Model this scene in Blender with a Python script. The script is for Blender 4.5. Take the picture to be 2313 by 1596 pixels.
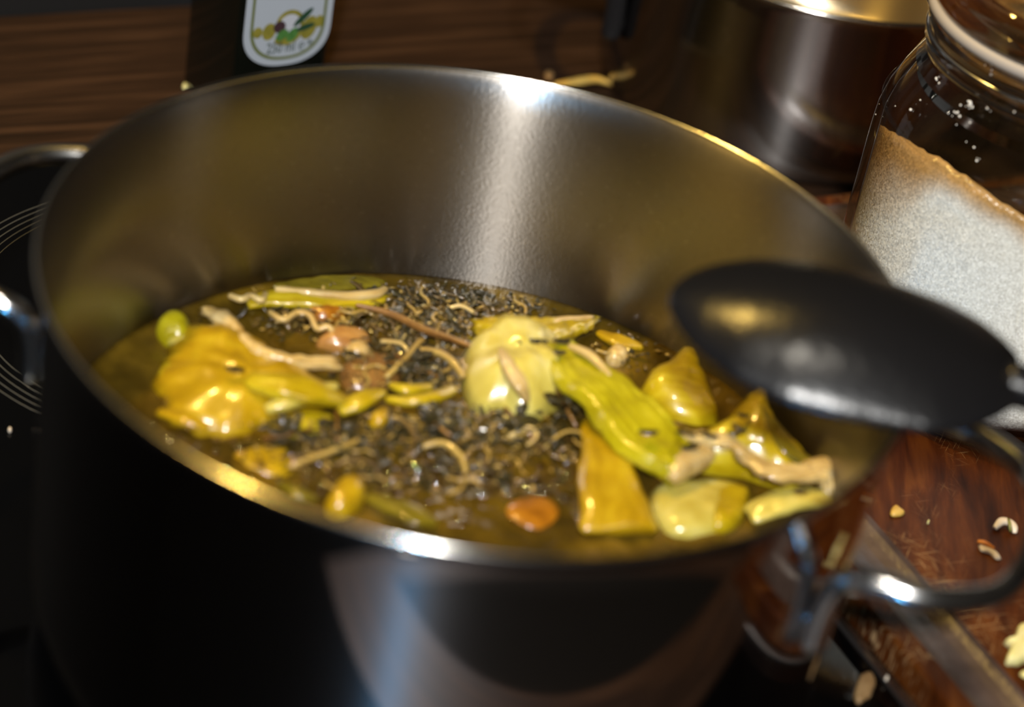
import bpy, bmesh, math, random
from mathutils import Vector, Matrix, noise

for o in list(bpy.data.objects):
    bpy.data.objects.remove(o)
S = bpy.context.scene
COL = S.collection
R_ = math.radians

# ------------------------------------------------------------------ camera
FPX = 5140.0
CAM = Vector((0.0, -0.5273, 0.4510))
CX = Vector((0.98420, 0.08280, 0.15670)).normalized()
CW = Vector((0.0180, 0.8329, -0.5531)).normalized()
CX = (CX - CW * CX.dot(CW)).normalized()
CU = CX.cross(CW).normalized()
cd = bpy.data.cameras.new('camera')
cam = bpy.data.objects.new('camera', cd)
COL.objects.link(cam)
M = Matrix((CX, CU, -CW)).transposed().to_4x4()
M.translation = CAM
cam.matrix_world = M
cd.sensor_fit = 'HORIZONTAL'
cd.sensor_width = 36.0
cd.lens = 36.0 * FPX / 2313.0
cd.clip_start = 0.01
cd.dof.use_dof = True
cd.dof.focus_distance = 0.800
cd.dof.aperture_fstop = 5.3
S.camera = cam

# ------------------------------------------------------------------ world, lamps, exposure
S.view_settings.view_transform = 'Standard'
S.view_settings.look = 'None'
S.view_settings.gamma = 1.0
S.view_settings.exposure = 0.0
S.view_settings.use_curve_mapping = False
W = bpy.data.worlds.new('room')
S.world = W
W.use_nodes = True
W.node_tree.nodes['Background'].inputs[0].default_value = (0.85, 0.72, 0.58, 1)
W.node_tree.nodes['Background'].inputs[1].default_value = 0.016


def lamp(name, loc, target, power, color, size, shape='DISK', size_y=None):
    ld = bpy.data.lights.new(name, 'AREA')
    ld.shape = shape
    ld.size = size
    if size_y:
        ld.size_y = size_y
    ld.energy = power
    ld.color = color
    lo = bpy.data.objects.new(name, ld)
    COL.objects.link(lo)
    lo.location = loc
    d = Vector(target) - Vector(loc)
    lo.rotation_euler = d.to_track_quat('-Z', 'Y').to_euler()
    return lo


lamp('front_lamp', (-0.02, -0.96, 0.88), (0.08, 0.05, 0.05), 21.0, (1.0, 0.985, 0.95), 0.06)
lamp('hood_lamp', (-0.30, 0.27, 0.98), (0.0, 0.0, 0.06), 6.5, (1.0, 0.64, 0.15), 0.05)
lamp('ceiling_lamp', (-0.10, -0.40, 1.38), (0.0, 0.0, 0.06), 4.5, (1.0, 0.92, 0.78), 0.07)
ld = bpy.data.lights.new('added_blue_spot', 'SPOT')          # added blue spot, its narrow beam set low to streak the pot's outside
ld.energy, ld.color, ld.spot_size, ld.spot_blend, ld.shadow_soft_size = 75.0, (0.10, 0.48, 1.0), R_(11.5), 0.6, 0.06
lo = bpy.data.objects.new('added_blue_spot', ld)
COL.objects.link(lo)
lo.location = (-0.10, -1.30, 0.125)
lo.rotation_euler = (Vector((-0.01, -0.10, 0.04)) - lo.location).to_track_quat('-Z', 'Y').to_euler()


# ------------------------------------------------------------------ helpers
def at(px, py, z):
    """the point of height z that lies on the sight line of a photo pixel"""
    d = CW + CX * ((px - 1156.5) / FPX) - CU * ((py - 798.0) / FPX)
    return CAM + d * ((z - CAM.z) / d.z)


E1 = Vector((math.cos(R_(30)), math.sin(R_(30)), 0))
E2 = Vector((-math.sin(R_(30)), math.cos(R_(30)), 0))
ROT30 = R_(30)


def tag(o, label=None, cat=None, group=None, kind=None):
    if label: o['label'] = label
    if cat: o['category'] = cat
    if group: o['group'] = group
    if kind: o['kind'] = kind
    return o


def empty(name, loc=(0, 0, 0), rz=0.0):
    o = bpy.data.objects.new(name, None)
    COL.objects.link(o)
    o.empty_display_size = 0.02
    o.location = loc
    o.rotation_euler = (0, 0, rz)
    return o


def obj(name, bm, mats, parent=None, smooth=True, sub=0, bevel=0, solid=0, loc=None):
    me = bpy.data.meshes.new(name)
    bmesh.ops.recalc_face_normals(bm, faces=bm.faces)
    bm.to_mesh(me)
    bm.free()
    if not isinstance(mats, (list, tuple)):
        mats = [mats]
    for m in mats:
        me.materials.append(m)
    for p in me.polygons:
        p.use_smooth = smooth
    o = bpy.data.objects.new(name, me)
    COL.objects.link(o)
    if parent:
        o.parent = parent
    if loc is not None:
        o.location = loc
    if solid:
        md = o.modifiers.new('solid', 'SOLIDIFY'); md.thickness = solid; md.offset = 0
    if bevel:
        md = o.modifiers.new('bevel', 'BEVEL'); md.width = bevel; md.segments = 3
        md.limit_method = 'ANGLE'
    if sub:
        md = o.modifiers.new('sub', 'SUBSURF'); md.levels = sub; md.render_levels = sub
    return o


def catmull(pts, n, closed=False):
    pts = [Vector(p) for p in pts]
    out = []
    N = len(pts)
    segs = N if closed else N - 1
    for i in range(segs):
        if closed:
            p0, p1, p2, p3 = pts[(i - 1) % N], pts[i], pts[(i + 1) % N], pts[(i + 2) % N]
        else:
            p0, p1, p2, p3 = pts[max(i - 1, 0)], pts[i], pts[i + 1], pts[min(i + 2, N - 1)]
        for k in range(n):
            t = k / n
            out.append(0.5 * ((2 * p1) + (p2 - p0) * t + (2 * p0 - 5 * p1 + 4 * p2 - p3) * t * t
                              + (3 * p1 - p0 - 3 * p2 + p3) * t ** 3))
    if not closed:
        out.append(pts[-1])
    return out


def lathe(profile, seg=96, center=(0, 0), closed=True, mats=None, bm=None):
    """profile: list of (r, z); r==0 at an end closes with a fan"""
    bm = bm or bmesh.new()
    rings = []
    for (r, z) in profile:
        if r < 1e-6:
            rings.append([bm.verts.new((center[0], center[1], z))])
        else:
            rings.append([bm.verts.new((center[0] + r * math.cos(2 * math.pi * k / seg),
                                        center[1] + r * math.sin(2 * math.pi * k / seg), z)) for k in range(seg)])
    for i in range(len(rings) - 1):
        a, b = rings[i], rings[i + 1]
        for k in range(seg):
            k2 = (k + 1) % seg
            if len(a) == 1 and len(b) == 1:
                continue
            if len(a) == 1:
                f = bm.faces.new((a[0], b[k], b[k2]))
            elif len(b) == 1:
                f = bm.faces.new((a[k], b[0], a[k2]))
            else:
                f = bm.faces.new((a[k], b[k], b[k2], a[k2]))
            if mats:
                f.material_index = mats[i]
    return bm


def torus_bm(R, r, z, center=(0, 0), seg=96, ts=8, rz=None, bm=None):
    prof = []
    rz = rz or r
    for j in range(ts + 1):
        a = 2 * math.pi * j / ts
        prof.append((R + r * math.cos(a), z + rz * math.sin(a)))
    bm = lathe(prof, seg, center, bm=bm)
    bmesh.ops.remove_doubles(bm, verts=bm.verts, dist=1e-7)
    return bm


def box(bm, c, size, rz=0.0):
    g = bmesh.ops.create_cube(bm, size=1.0)
    Mx = Matrix.Translation(c) @ Matrix.Rotation(rz, 4, 'Z') @ Matrix.Diagonal((size[0], size[1], size[2], 1))
    bmesh.ops.transform(bm, matrix=Mx, verts=g['verts'])
    return g['verts']


def tube(pts, rad, n=10, flat=1.0, bm=None, cap=True):
    """parallel-transport sweep of a round section"""
    bm = bm or bmesh.new()
    pts = [Vector(p) for p in pts]
    rads = rad if isinstance(rad, (list, tuple)) else [rad] * len(pts)
    tang = []
    for i in range(len(pts)):
        tang.append((pts[min(i + 1, len(pts) - 1)] - pts[max(i - 1, 0)]).normalized())
    nrm = tang[0].orthogonal().normalized()
    rings = []
    for i, p in enumerate(pts):
        t = tang[i]
        nrm = (nrm - t * nrm.dot(t))
        nrm = nrm.normalized() if nrm.length > 1e-9 else t.orthogonal().normalized()
        b = t.cross(nrm)
        rings.append([bm.verts.new(p + (nrm * math.cos(2 * math.pi * k / n) + b * math.sin(2 * math.pi * k / n) * flat) * rads[i])
                      for k in range(n)])
    for a, b in zip(rings, rings[1:]):
        for k in range(n):
            bm.faces.new((a[k], b[k], b[(k + 1) % n], a[(k + 1) % n]))
    if cap:
        bm.faces.new(rings[0][::-1]); bm.faces.new(rings[-1])
    return bm


# ------------------------------------------------------------------ materials
def new_mat(name):
    m = bpy.data.materials.new(name)
    m.use_nodes = True
    nt = m.node_tree
    return m, nt, nt.nodes, nt.links, nt.nodes['Principled BSDF']


def add_noise(nd, lk, scale, detail=4, coord='Object', stretch=None, rough=0.55, rot=None):
    tc = nd.new('ShaderNodeTexCoord')
    n = nd.new('ShaderNodeTexNoise')
    n.inputs['Scale'].default_value = scale
    n.inputs['Detail'].default_value = detail
    n.inputs['Roughness'].default_value = rough
    if stretch or rot:
        mp = nd.new('ShaderNodeMapping')
        if stretch: mp.inputs['Scale'].default_value = stretch
        if rot: mp.inputs['Rotation'].default_value = rot
        lk.new(tc.outputs[coord], mp.inputs[0]); lk.new(mp.outputs[0], n.inputs[0])
    else:
        lk.new(tc.outputs[coord], n.inputs[0])
    return n


def ramp(nd, lk, src, stops):
    r = nd.new('ShaderNodeValToRGB')
    el = r.color_ramp.elements
    while len(el) < len(stops):
        el.new(0.5)
    for e, (p, c) in zip(el, stops):
        e.position = p
        e.color = (*c, 1)
    lk.new(src, r.inputs[0])
    return r


def bump(nd, lk, src, bsdf, strength, dist=0.001):
    b = nd.new('ShaderNodeBump')
    b.inputs['Strength'].default_value = strength
    b.inputs['Distance'].default_value = dist
    lk.new(src, b.inputs['Height'])
    lk.new(b.outputs[0], bsdf.inputs['Normal'])
    return b


def steel(name, color, rough, streak=0.0, s_rough=0.33, noise_scale=0, noise_amp=0.0, spots=None, bump_s=0.0):
    """steel: an even lobe, plus the long lobe that fine turning marks give (across the marks)"""
    m, nt, nd, lk, p = new_mat(name)
    p.inputs['Base Color'].default_value = (*color, 1)
    p.inputs['Metallic'].default_value = 1
    p.inputs['Roughness'].default_value = rough
    both = [p]
    if streak:
        p2 = nd.new('ShaderNodeBsdfPrincipled')
        p2.inputs['Base Color'].default_value = (*color, 1)
        p2.inputs['Metallic'].default_value = 1
        p2.inputs['Roughness'].default_value = s_rough
        p2.inputs['Anisotropic'].default_value = 1.0
        p2.inputs['Anisotropic Rotation'].default_value = 0.25
        t = nd.new('ShaderNodeTangent'); t.direction_type = 'RADIAL'; t.axis = 'Z'
        lk.new(t.outputs[0], p2.inputs['Tangent'])
        mix = nd.new('ShaderNodeMixShader'); mix.inputs[0].default_value = streak
        lk.new(p.outputs[0], mix.inputs[1]); lk.new(p2.outputs[0], mix.inputs[2])
        lk.new(mix.outputs[0], nd['Material Output'].inputs[0])
        both.append(p2)
    if noise_scale:
        n = add_noise(nd, lk, noise_scale, 5)
        mr = nd.new('ShaderNodeMapRange')
        mr.inputs[1].default_value = 0.35; mr.inputs[2].default_value = 0.7
        mr.inputs[3].default_value = rough - noise_amp; mr.inputs[4].default_value = rough + noise_amp
        lk.new(n.outputs[0], mr.inputs[0]); lk.new(mr.outputs[0], p.inputs['Roughness'])
    if spots:
        n2 = add_noise(nd, lk, spots[0], 3)
        r = ramp(nd, lk, n2.outputs[0], [(0.0, tuple(c * spots[1] for c in color)), (0.42, color), (0.62, color), (0.75, tuple(min(1, c * 1.25) for c in color))])
        for q in both:
            lk.new(r.outputs[0], q.inputs['Base Color'])
        if bump_s:
            n3 = add_noise(nd, lk, spots[0] * 2.2, 2)
            for q in both:
                bump(nd, lk, n3.outputs[0], q, bump_s, 0.0004)
    return m


def simple(name, color, rough=0.5, var=None, scale=60, bump_s=0.0, bscale=200, coat=0.0, spec=0.5, stretch=None, sss=0.0):
    m, nt, nd, lk, p = new_mat(name)
    p.inputs['Base Color'].default_value = (*color, 1)
    p.inputs['Roughness'].default_value = rough
    p.inputs['Specular IOR Level'].default_value = spec
    p.inputs['Coat Weight'].default_value = coat
    p.inputs['Coat Roughness'].default_value = 0.06
    if sss:
        p.inputs['Subsurface Weight'].default_value = sss
        p.inputs['Subsurface Radius'].default_value = (0.8, 0.6, 0.15)
        p.inputs['Subsurface Scale'].default_value = 0.006
    if var:
        n = add_noise(nd, lk, scale, 4, stretch=stretch)
        r = ramp(nd, lk, n.outputs[0], [(0.3, color), (0.7, var)])
        lk.new(r.outputs[0], p.inputs['Base Color'])
    if bump_s:
        n = add_noise(nd, lk, bscale, 3)
        bump(nd, lk, n.outputs[0], p, bump_s)
    return m


def food(name, c1, c2, c3=None, rough=0.28, fib=26, along=2.0, cut=None, sss=0.25):
    """wet cooked vegetable: fibres run along U of the UV map"""
    m, nt, nd, lk, p = new_mat(name)
    tc = nd.new('ShaderNodeTexCoord')
    mp = nd.new('ShaderNodeMapping')
    mp.inputs['Scale'].default_value = (along, fib, 1)
    lk.new(tc.outputs['UV'], mp.inputs[0])
    n = nd.new('ShaderNodeTexNoise'); n.inputs['Scale'].default_value = 1.0; n.inputs['Detail'].default_value = 4
    lk.new(mp.outputs[0], n.inputs[0])
    n2 = add_noise(nd, lk, 70, 3)
    mx = nd.new('ShaderNodeMath'); mx.operation = 'MULTIPLY_ADD'
    lk.new(n.outputs[0], mx.inputs[0]); mx.inputs[1].default_value = 0.55
    ml = nd.new('ShaderNodeMath'); ml.operation = 'MULTIPLY'; ml.inputs[1].default_value = 0.45
    lk.new(n2.outputs[0], ml.inputs[0]); lk.new(ml.outputs[0], mx.inputs[2])
    stops = [(0.38, c1), (0.52, c2), (0.66, c3 or c2)]
    r = ramp(nd, lk, mx.outputs[0], stops)
    lk.new(r.outputs[0], p.inputs['Base Color'])
    p.inputs['Roughness'].default_value = rough
    p.inputs['Specular IOR Level'].default_value = 0.5
    p.inputs['Coat Weight'].default_value = 0.6
    p.inputs['Coat Roughness'].default_value = 0.08
    p.inputs['Subsurface Weight'].default_value = sss
    p.inputs['Subsurface Radius'].default_value = (0.8, 0.6, 0.12)
    p.inputs['Subsurface Scale'].default_value = 0.006
    bump(nd, lk, mx.outputs[0], p, 0.35, 0.0012)
    return m


def thin_glass(name, tint=(1, 1, 1), rough=0.02, f0=0.05, bumpy=0):
    """pane of clear glass: light passes straight through, the surface reflects by its angle"""
    m = bpy.data.materials.new(name); m.use_nodes = True
    nt = m.node_tree; nd = nt.nodes; lk = nt.links
    nd.remove(nd['Principled BSDF'])
    out = nd['Material Output']
    tr = nd.new('ShaderNodeBsdfTransparent'); tr.inputs[0].default_value = (*tint, 1)
    gl = nd.new('ShaderNodeBsdfGlossy'); gl.inputs['Roughness'].default_value = rough
    lw = nd.new('ShaderNodeLayerWeight'); lw.inputs[0].default_value = 0.5
    pw = nd.new('ShaderNodeMath'); pw.operation = 'POWER'; pw.inputs[1].default_value = 4.0
    lk.new(lw.outputs['Facing'], pw.inputs[0])
    ma = nd.new('ShaderNodeMath'); ma.operation = 'MULTIPLY_ADD'
    ma.inputs[1].default_value = 0.9 - f0; ma.inputs[2].default_value = f0
    lk.new(pw.outputs[0], ma.inputs[0])
    mix = nd.new('ShaderNodeMixShader')
    lk.new(ma.outputs[0], mix.inputs[0]); lk.new(tr.outputs[0], mix.inputs[1]); lk.new(gl.outputs[0], mix.inputs[2])
    lk.new(mix.outputs[0], out.inputs[0])
    if bumpy:
        n = add_noise(nd, lk, bumpy, 2)
        b = nd.new('ShaderNodeBump'); b.inputs['Strength'].default_value = 0.3; b.inputs['Distance'].default_value = 0.001
        lk.new(n.outputs[0], b.inputs['Height']); lk.new(b.outputs[0], gl.inputs['Normal'])
    return m


MT = {}
MT['steel_in'] = steel('satin_steel', (0.285, 0.262, 0.236), 0.36, 0.78, 0.31, spots=(420, 0.72), bump_s=0.11)
MT['steel_out'] = steel('polished_steel', (0.40, 0.37, 0.355), 0.05, 0.06, 0.32, 14, 0.03)
MT['steel_rim'] = steel('rim_steel', (0.72, 0.69, 0.62), 0.16)
MT['steel_rod'] = steel('rod_steel', (0.70, 0.69, 0.67), 0.17)
MT['pan_out'] = steel('brushed_pan_steel', (0.31, 0.29, 0.28), 0.10, 0.22, 0.31, spots=(260, 0.75), bump_s=0.015)
MT['pan_in'] = steel('pan_inside_steel', (0.66, 0.55, 0.36), 0.24, 0.4)
MT['black_plastic'] = simple('black_nylon', (0.006, 0.006, 0.007), 0.26, bump_s=0.22, bscale=320, spec=0.38)
MT['black_metal'] = simple('black_handle', (0.012, 0.012, 0.013), 0.22)
MT['hob_glass'] = simple('black_ceramic_glass', (0.0008, 0.0008, 0.0009), 0.06, spec=0.4)
MT['hob_print'] = simple('grey_printed_line', (0.11, 0.11, 0.10), 0.4)
MT['trim'] = steel('hob_trim_steel', (0.35, 0.33, 0.32), 0.35)
MT['bottle'] = simple('dark_glass', (0.004, 0.0045, 0.003), 0.09)
MT['label'] = simple('label_paper', (0.36, 0.40, 0.46), 0.5)
MT['label_edge'] = simple('label_print_olive', (0.10, 0.12, 0.02), 0.5)
MT['label_text'] = simple('label_print_grey', (0.05, 0.075, 0.06), 0.5)
MT['lb_gold'] = simple('label_print_gold', (0.16, 0.145, 0.02), 0.5, (0.26, 0.23, 0.035), 220)
MT['lb_purple'] = simple('label_print_purple', (0.045, 0.022, 0.028), 0.5)
MT['lb_green'] = simple('label_print_green', (0.022, 0.11, 0.022), 0.5, (0.09, 0.22, 0.05), 300)
MT['lb_dark'] = simple('label_print_dark_green', (0.015, 0.05, 0.025), 0.5)
MT['lb_white'] = simple('label_print_white', (0.44, 0.46, 0.52), 0.5)
MT['glass'] = thin_glass('clear_glass', (0.97, 0.975, 0.965), 0.03, 0.035)
m, nt, nd, lk, p = new_mat('thick_glass')
p.inputs['Base Color'].default_value = (0.97, 0.97, 0.95, 1)
p.inputs['Roughness'].default_value = 0.02
p.inputs['Transmission Weight'].default_value = 1.0
p.inputs['IOR'].default_value = 1.48
MT['thick_glass'] = m
MT['gasket'] = simple('white_rubber', (0.36, 0.32, 0.28), 0.55)
MT['bubble'] = thin_glass('bubble_film', (0.90, 0.86, 0.72), 0.03, 0.15)
MT['wall'] = simple('dark_wall_paint', (0.0045, 0.0042, 0.0042), 0.6)
MT['floor'] = simple('floor', (0.02, 0.018, 0.016), 0.7)


def wood_mat(name, c1, c2, c3, scale, rot, rough, stretch=(1, 22, 22), scratches=False, spec=0.35):
    m, nt, nd, lk, p = new_mat(name)
    tc = nd.new('ShaderNodeTexCoord')
    r0 = nd.new('ShaderNodeMapping'); r0.inputs['Rotation'].default_value = (0, 0, rot)
    lk.new(tc.outputs['Object'], r0.inputs[0])
    mp = nd.new('ShaderNodeMapping'); mp.inputs['Scale'].default_value = stretch
    lk.new(r0.outputs[0], mp.inputs[0])
    n = nd.new('ShaderNodeTexNoise'); n.inputs['Scale'].default_value = scale; n.inputs['Detail'].default_value = 7
    n.inputs['Roughness'].default_value = 0.62; n.inputs['Distortion'].default_value = 0.4
    lk.new(mp.outputs[0], n.inputs[0])
    r = ramp(nd, lk, n.outputs[0], [(0.33, c1), (0.5, c2), (0.66, c3)])
    col = r.outputs[0]
    p.inputs['Roughness'].default_value = rough
    p.inputs['Specular IOR Level'].default_value = spec
    if scratches:
        last = None
        for k, (ang, sc) in enumerate(((0.5, 1.0), (1.9, 1.15), (2.7, 0.9), (1.2, 1.3))):
            rm = nd.new('ShaderNodeMapping'); rm.inputs['Rotation'].default_value = (0, 0, ang)
            rm.inputs['Location'].default_value = (k * 0.37, k * 0.21, 0)
            lk.new(tc.outputs['Object'], rm.inputs[0])
            sm = nd.new('ShaderNodeMapping'); sm.inputs['Scale'].default_value = (60 * sc, 1500 * sc, 90)
            lk.new(rm.outputs[0], sm.inputs[0])
            vn = nd.new('ShaderNodeTexNoise'); vn.inputs['Scale'].default_value = 1.0; vn.inputs['Detail'].default_value = 2
            lk.new(sm.outputs[0], vn.inputs[0])
            rr = ramp(nd, lk, vn.outputs[0], [(0.63, (0, 0, 0)), (0.69, (1, 1, 1))])
            if last is None:
                last = rr.outputs[0]
            else:
                a = nd.new('ShaderNodeMath'); a.operation = 'MAXIMUM'
                lk.new(last, a.inputs[0]); lk.new(rr.outputs[0], a.inputs[1]); last = a.outputs[0]
        big = add_noise(nd, lk, 20, 2)
        br = ramp(nd, lk, big.outputs[0], [(0.47, (0, 0, 0)), (0.62, (1, 1, 1))])
        mu = nd.new('ShaderNodeMath'); mu.operation = 'MULTIPLY'
        lk.new(last, mu.inputs[0]); lk.new(br.outputs[0], mu.inputs[1])
        m2 = nd.new('ShaderNodeMath'); m2.operation = 'MULTIPLY'; m2.inputs[1].default_value = 0.85
        lk.new(mu.outputs[0], m2.inputs[0])
        mix = nd.new('ShaderNodeMix'); mix.data_type = 'RGBA'
        lk.new(m2.outputs[0], mix.inputs['Factor'])
        lk.new(col, mix.inputs['A']); mix.inputs['B'].default_value = (0.36, 0.22, 0.10, 1)
        col = mix.outputs['Result']
        bump(nd, lk, mu.outputs[0], p, 0.3, 0.0005)
    lk.new(col, p.inputs['Base Color'])
    return m


MT['counter'] = wood_mat('walnut_worktop', (0.012, 0.0058, 0.0030), (0.026, 0.0125, 0.0065), (0.050, 0.025, 0.013), 9, -ROT30, 0.50, (1, 18, 1), spec=0.22)
MT['board'] = wood_mat('red_brown_board', (0.026, 0.0052, 0.0006), (0.062, 0.0145, 0.0016), (0.105, 0.031, 0.0045), 22, 0, 0.45, (8, 1, 1), scratches=True, spec=0.18)
MT['groove'] = simple('worn_groove', (0.045, 0.028, 0.022), 0.33, (0.11, 0.075, 0.06), 55, 0.5, 120)

MT['food_amber'] = food('cooked_amber', (0.28, 0.165, 0.002), (0.39, 0.245, 0.004), (0.49, 0.34, 0.01), fib=8, along=2.5)
MT['food_yellow'] = food('cooked_yellow', (0.32, 0.22, 0.003), (0.44, 0.325, 0.005), (0.56, 0.45, 0.02), fib=14)
MT['food_lime'] = food('cooked_yellow_green', (0.26, 0.215, 0.002), (0.39, 0.34, 0.004), (0.52, 0.46, 0.02), fib=20)
MT['food_pale'] = food('cooked_pale', (0.44, 0.345, 0.05), (0.56, 0.475, 0.1), (0.66, 0.59, 0.22), fib=5, along=3)
MT['food_cream'] = food('cooked_cream', (0.38, 0.235, 0.06), (0.58, 0.42, 0.17), (0.7, 0.57, 0.3), fib=10)
MT['food_orange'] = food('cooked_orange', (0.222, 0.079, 0.0036), (0.355, 0.137, 0.0060), (0.407, 0.202, 0.0180), fib=4)
MT['food_pink'] = food('cooked_tan', (0.281, 0.122, 0.0270), (0.407, 0.209, 0.0540), (0.488, 0.302, 0.1080), fib=6)
MT['food_olive'] = food('cooked_olive', (0.096, 0.076, 0.0036), (0.163, 0.126, 0.0060), (0.222, 0.180, 0.0120), fib=8)
MT['twig'] = simple('brown_stem', (0.10, 0.040, 0.008), 0.35, (0.26, 0.13, 0.03), 120, coat=0.5)
MT['stem'] = simple('tan_stem', (0.26, 0.16, 0.03), 0.32, (0.46, 0.32, 0.09), 90, coat=0.6)
MT['herb'] = simple('dark_herb', (0.018, 0.015, 0.006), 0.27, (0.065, 0.052, 0.020), 160, coat=0.55)
MT['herb2'] = simple('brown_herb', (0.065, 0.038, 0.009), 0.27, (0.17, 0.105, 0.03), 160, coat=0.55)
MT['scrap_yellow'] = simple('raw_yellow', (0.46, 0.26, 0.04), 0.42, (0.66, 0.46, 0.12), 180, bump_s=0.3)
MT['scrap_white'] = simple('raw_white', (0.62, 0.50, 0.36), 0.4, (0.72, 0.62, 0.50), 180)
MT['scrap_pale'] = simple('raw_pale_yellow', (0.66, 0.60, 0.20), 0.4, (0.78, 0.72, 0.38), 140, bump_s=0.3, sss=0.15)
MT['scrap_orange'] = simple('raw_orange', (0.55, 0.18, 0.02), 0.42)
MT['scrap_tan'] = simple('dry_tan', (0.22, 0.12, 0.045), 0.5, (0.34, 0.21, 0.09), 140)
MT['scrap_green'] = simple('raw_green', (0.20, 0.19, 0.05), 0.45)


# sugar: white crystals
def sugar_mat():
    m, nt, nd, lk, p = new_mat('sugar')
    tc = nd.new('ShaderNodeTexCoord')
    v = nd.new('ShaderNodeTexVoronoi'); v.inputs['Scale'].default_value = 1700
    lk.new(tc.outputs['Object'], v.inputs[0])
    r = ramp(nd, lk, v.outputs['Color'], [(0.0, (0.66, 0.64, 0.60)), (0.6, (0.88, 0.87, 0.84)), (1.0, (0.97, 0.96, 0.95))])
    at_ = nd.new('ShaderNodeAttribute'); at_.attribute_name = 'tan_band'
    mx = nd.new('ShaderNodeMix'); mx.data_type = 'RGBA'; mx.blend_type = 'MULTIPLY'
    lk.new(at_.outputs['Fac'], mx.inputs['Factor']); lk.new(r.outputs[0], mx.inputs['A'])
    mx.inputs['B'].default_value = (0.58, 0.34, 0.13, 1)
    lk.new(mx.outputs['Result'], p.inputs['Base Color'])
    p.inputs['Roughness'].default_value = 0.22
    p.inputs['Specular IOR Level'].default_value = 0.6
    sub = nd.new('ShaderNodeVectorMath'); sub.operation = 'SUBTRACT'; sub.inputs[1].default_value = (0.5, 0.5, 0.5)
    lk.new(v.outputs['Color'], sub.inputs[0])
    sc = nd.new('ShaderNodeVectorMath'); sc.operation = 'SCALE'; sc.inputs['Scale'].default_value = 0.42
    lk.new(sub.outputs[0], sc.inputs[0])
    ge = nd.new('ShaderNodeNewGeometry')
    ad = nd.new('ShaderNodeVectorMath'); ad.operation = 'ADD'
    lk.new(ge.outputs['Normal'], ad.inputs[0]); lk.new(sc.outputs[0], ad.inputs[1])
    no = nd.new('ShaderNodeVectorMath'); no.operation = 'NORMALIZE'
    lk.new(ad.outputs[0], no.inputs[0]); lk.new(no.outputs[0], p.inputs['Normal'])
    return m


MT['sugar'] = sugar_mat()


def broth_mat():
    m = bpy.data.materials.new('broth'); m.use_nodes = True
    nt = m.node_tree; nd = nt.nodes; lk = nt.links
    p = nd['Principled BSDF']; out = nd['Material Output']
    n = add_noise(nd, lk, 38, 5)
    r = ramp(nd, lk, n.outputs[0], [(0.32, (0.040, 0.026, 0.004)), (0.46, (0.10, 0.060, 0.006)), (0.60, (0.20, 0.120, 0.010)), (0.74, (0.32, 0.20, 0.05))])
    lk.new(r.outputs[0], p.inputs['Base Color'])
    p.inputs['Roughness'].default_value = 0.06
    p.inputs['Specular IOR Level'].default_value = 0.6
    n2 = add_noise(nd, lk, 110, 3)
    b = nd.new('ShaderNodeBump'); b.inputs['Strength'].default_value = 0.35; b.inputs['Distance'].default_value = 0.002
    lk.new(n2.outputs[0], b.inputs['Height']); lk.new(b.outputs[0], p.inputs['Normal'])
    tr = nd.new('ShaderNodeBsdfTransparent'); tr.inputs[0].default_value = (0.62, 0.50, 0.14, 1)
    mix = nd.new('ShaderNodeMixShader'); mix.inputs[0].default_value = 0.62
    lk.new(tr.outputs[0], mix.inputs[1]); lk.new(p.outputs[0], mix.inputs[2])
    lk.new(mix.outputs[0], out.inputs[0])
    return m


MT['broth'] = broth_mat()

# ------------------------------------------------------------------ the setting
def framed_box(name, e1a, e1b, e2a, e2b, z0, z1, mat, parent=None, bevel=0.0):
    bm = bmesh.new()
    c = E1 * ((e1a + e1b) / 2) + E2 * ((e2a + e2b) / 2) + Vector((0, 0, (z0 + z1) / 2))
    box(bm, c, (e1b - e1a, e2b - e2a, z1 - z0), ROT30)
    return obj(name, bm, mat, parent, smooth=False, bevel=bevel)


HOB_Z = 0.0
wt = framed_box('worktop', -1.3, 1.0, -0.203, 0.404, -0.04, -0.0002, MT['counter'], bevel=0.002)
tag(wt, 'dark walnut wood worktop around the black hob', 'worktop', kind='structure')
wall = framed_box('wall_back', -1.6, 1.4, 0.4042, 0.45, -0.9, 1.5, MT['wall'])
tag(wall, 'dark kitchen wall behind the wooden worktop', 'wall', kind='structure')
fl = framed_box('floor', -1.6, 1.4, -2.2, 0.40, -0.92, -0.9, MT['floor'])
tag(fl, 'dark kitchen floor in front of the worktop', 'floor', kind='structure')

# ------------------------------------------------------------------ hob
hob = empty('hob', E1 * -0.15 + E2 * 0.035)
tag(hob, 'black ceramic glass hob set in the wooden worktop under the pot', 'hob')


def hobpart(name, bm, mat, smooth=False, bevel=0):
    o = obj(name, bm, mat, None, smooth=smooth, bevel=bevel)
    o.parent = hob
    o.matrix_parent_inverse = Matrix.Translation(-hob.location)
    return o


def prel(o, parent):
    o.parent = parent
    o.matrix_parent_inverse = Matrix.Translation(-parent.location)
    return o


prel(framed_box('glass_plate', -0.45, 0.1275, -0.158, 0.286, -0.0001, 0.0, MT['hob_glass']), hob)
prel(framed_box('steel_trim', 0.1275, 0.1300, -0.158, 0.286, -0.0001, 0.0012, MT['trim'], bevel=0.0004), hob)
zc = (-0.104, 0.143)
for k in range(5):
    bm = torus_bm(0.0700 + 0.0028 * k, 0.00016, 0.00004, zc, 128, 6, rz=0.00006)
    hobpart('printed_ring', bm, MT['hob_print'], True)

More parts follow.
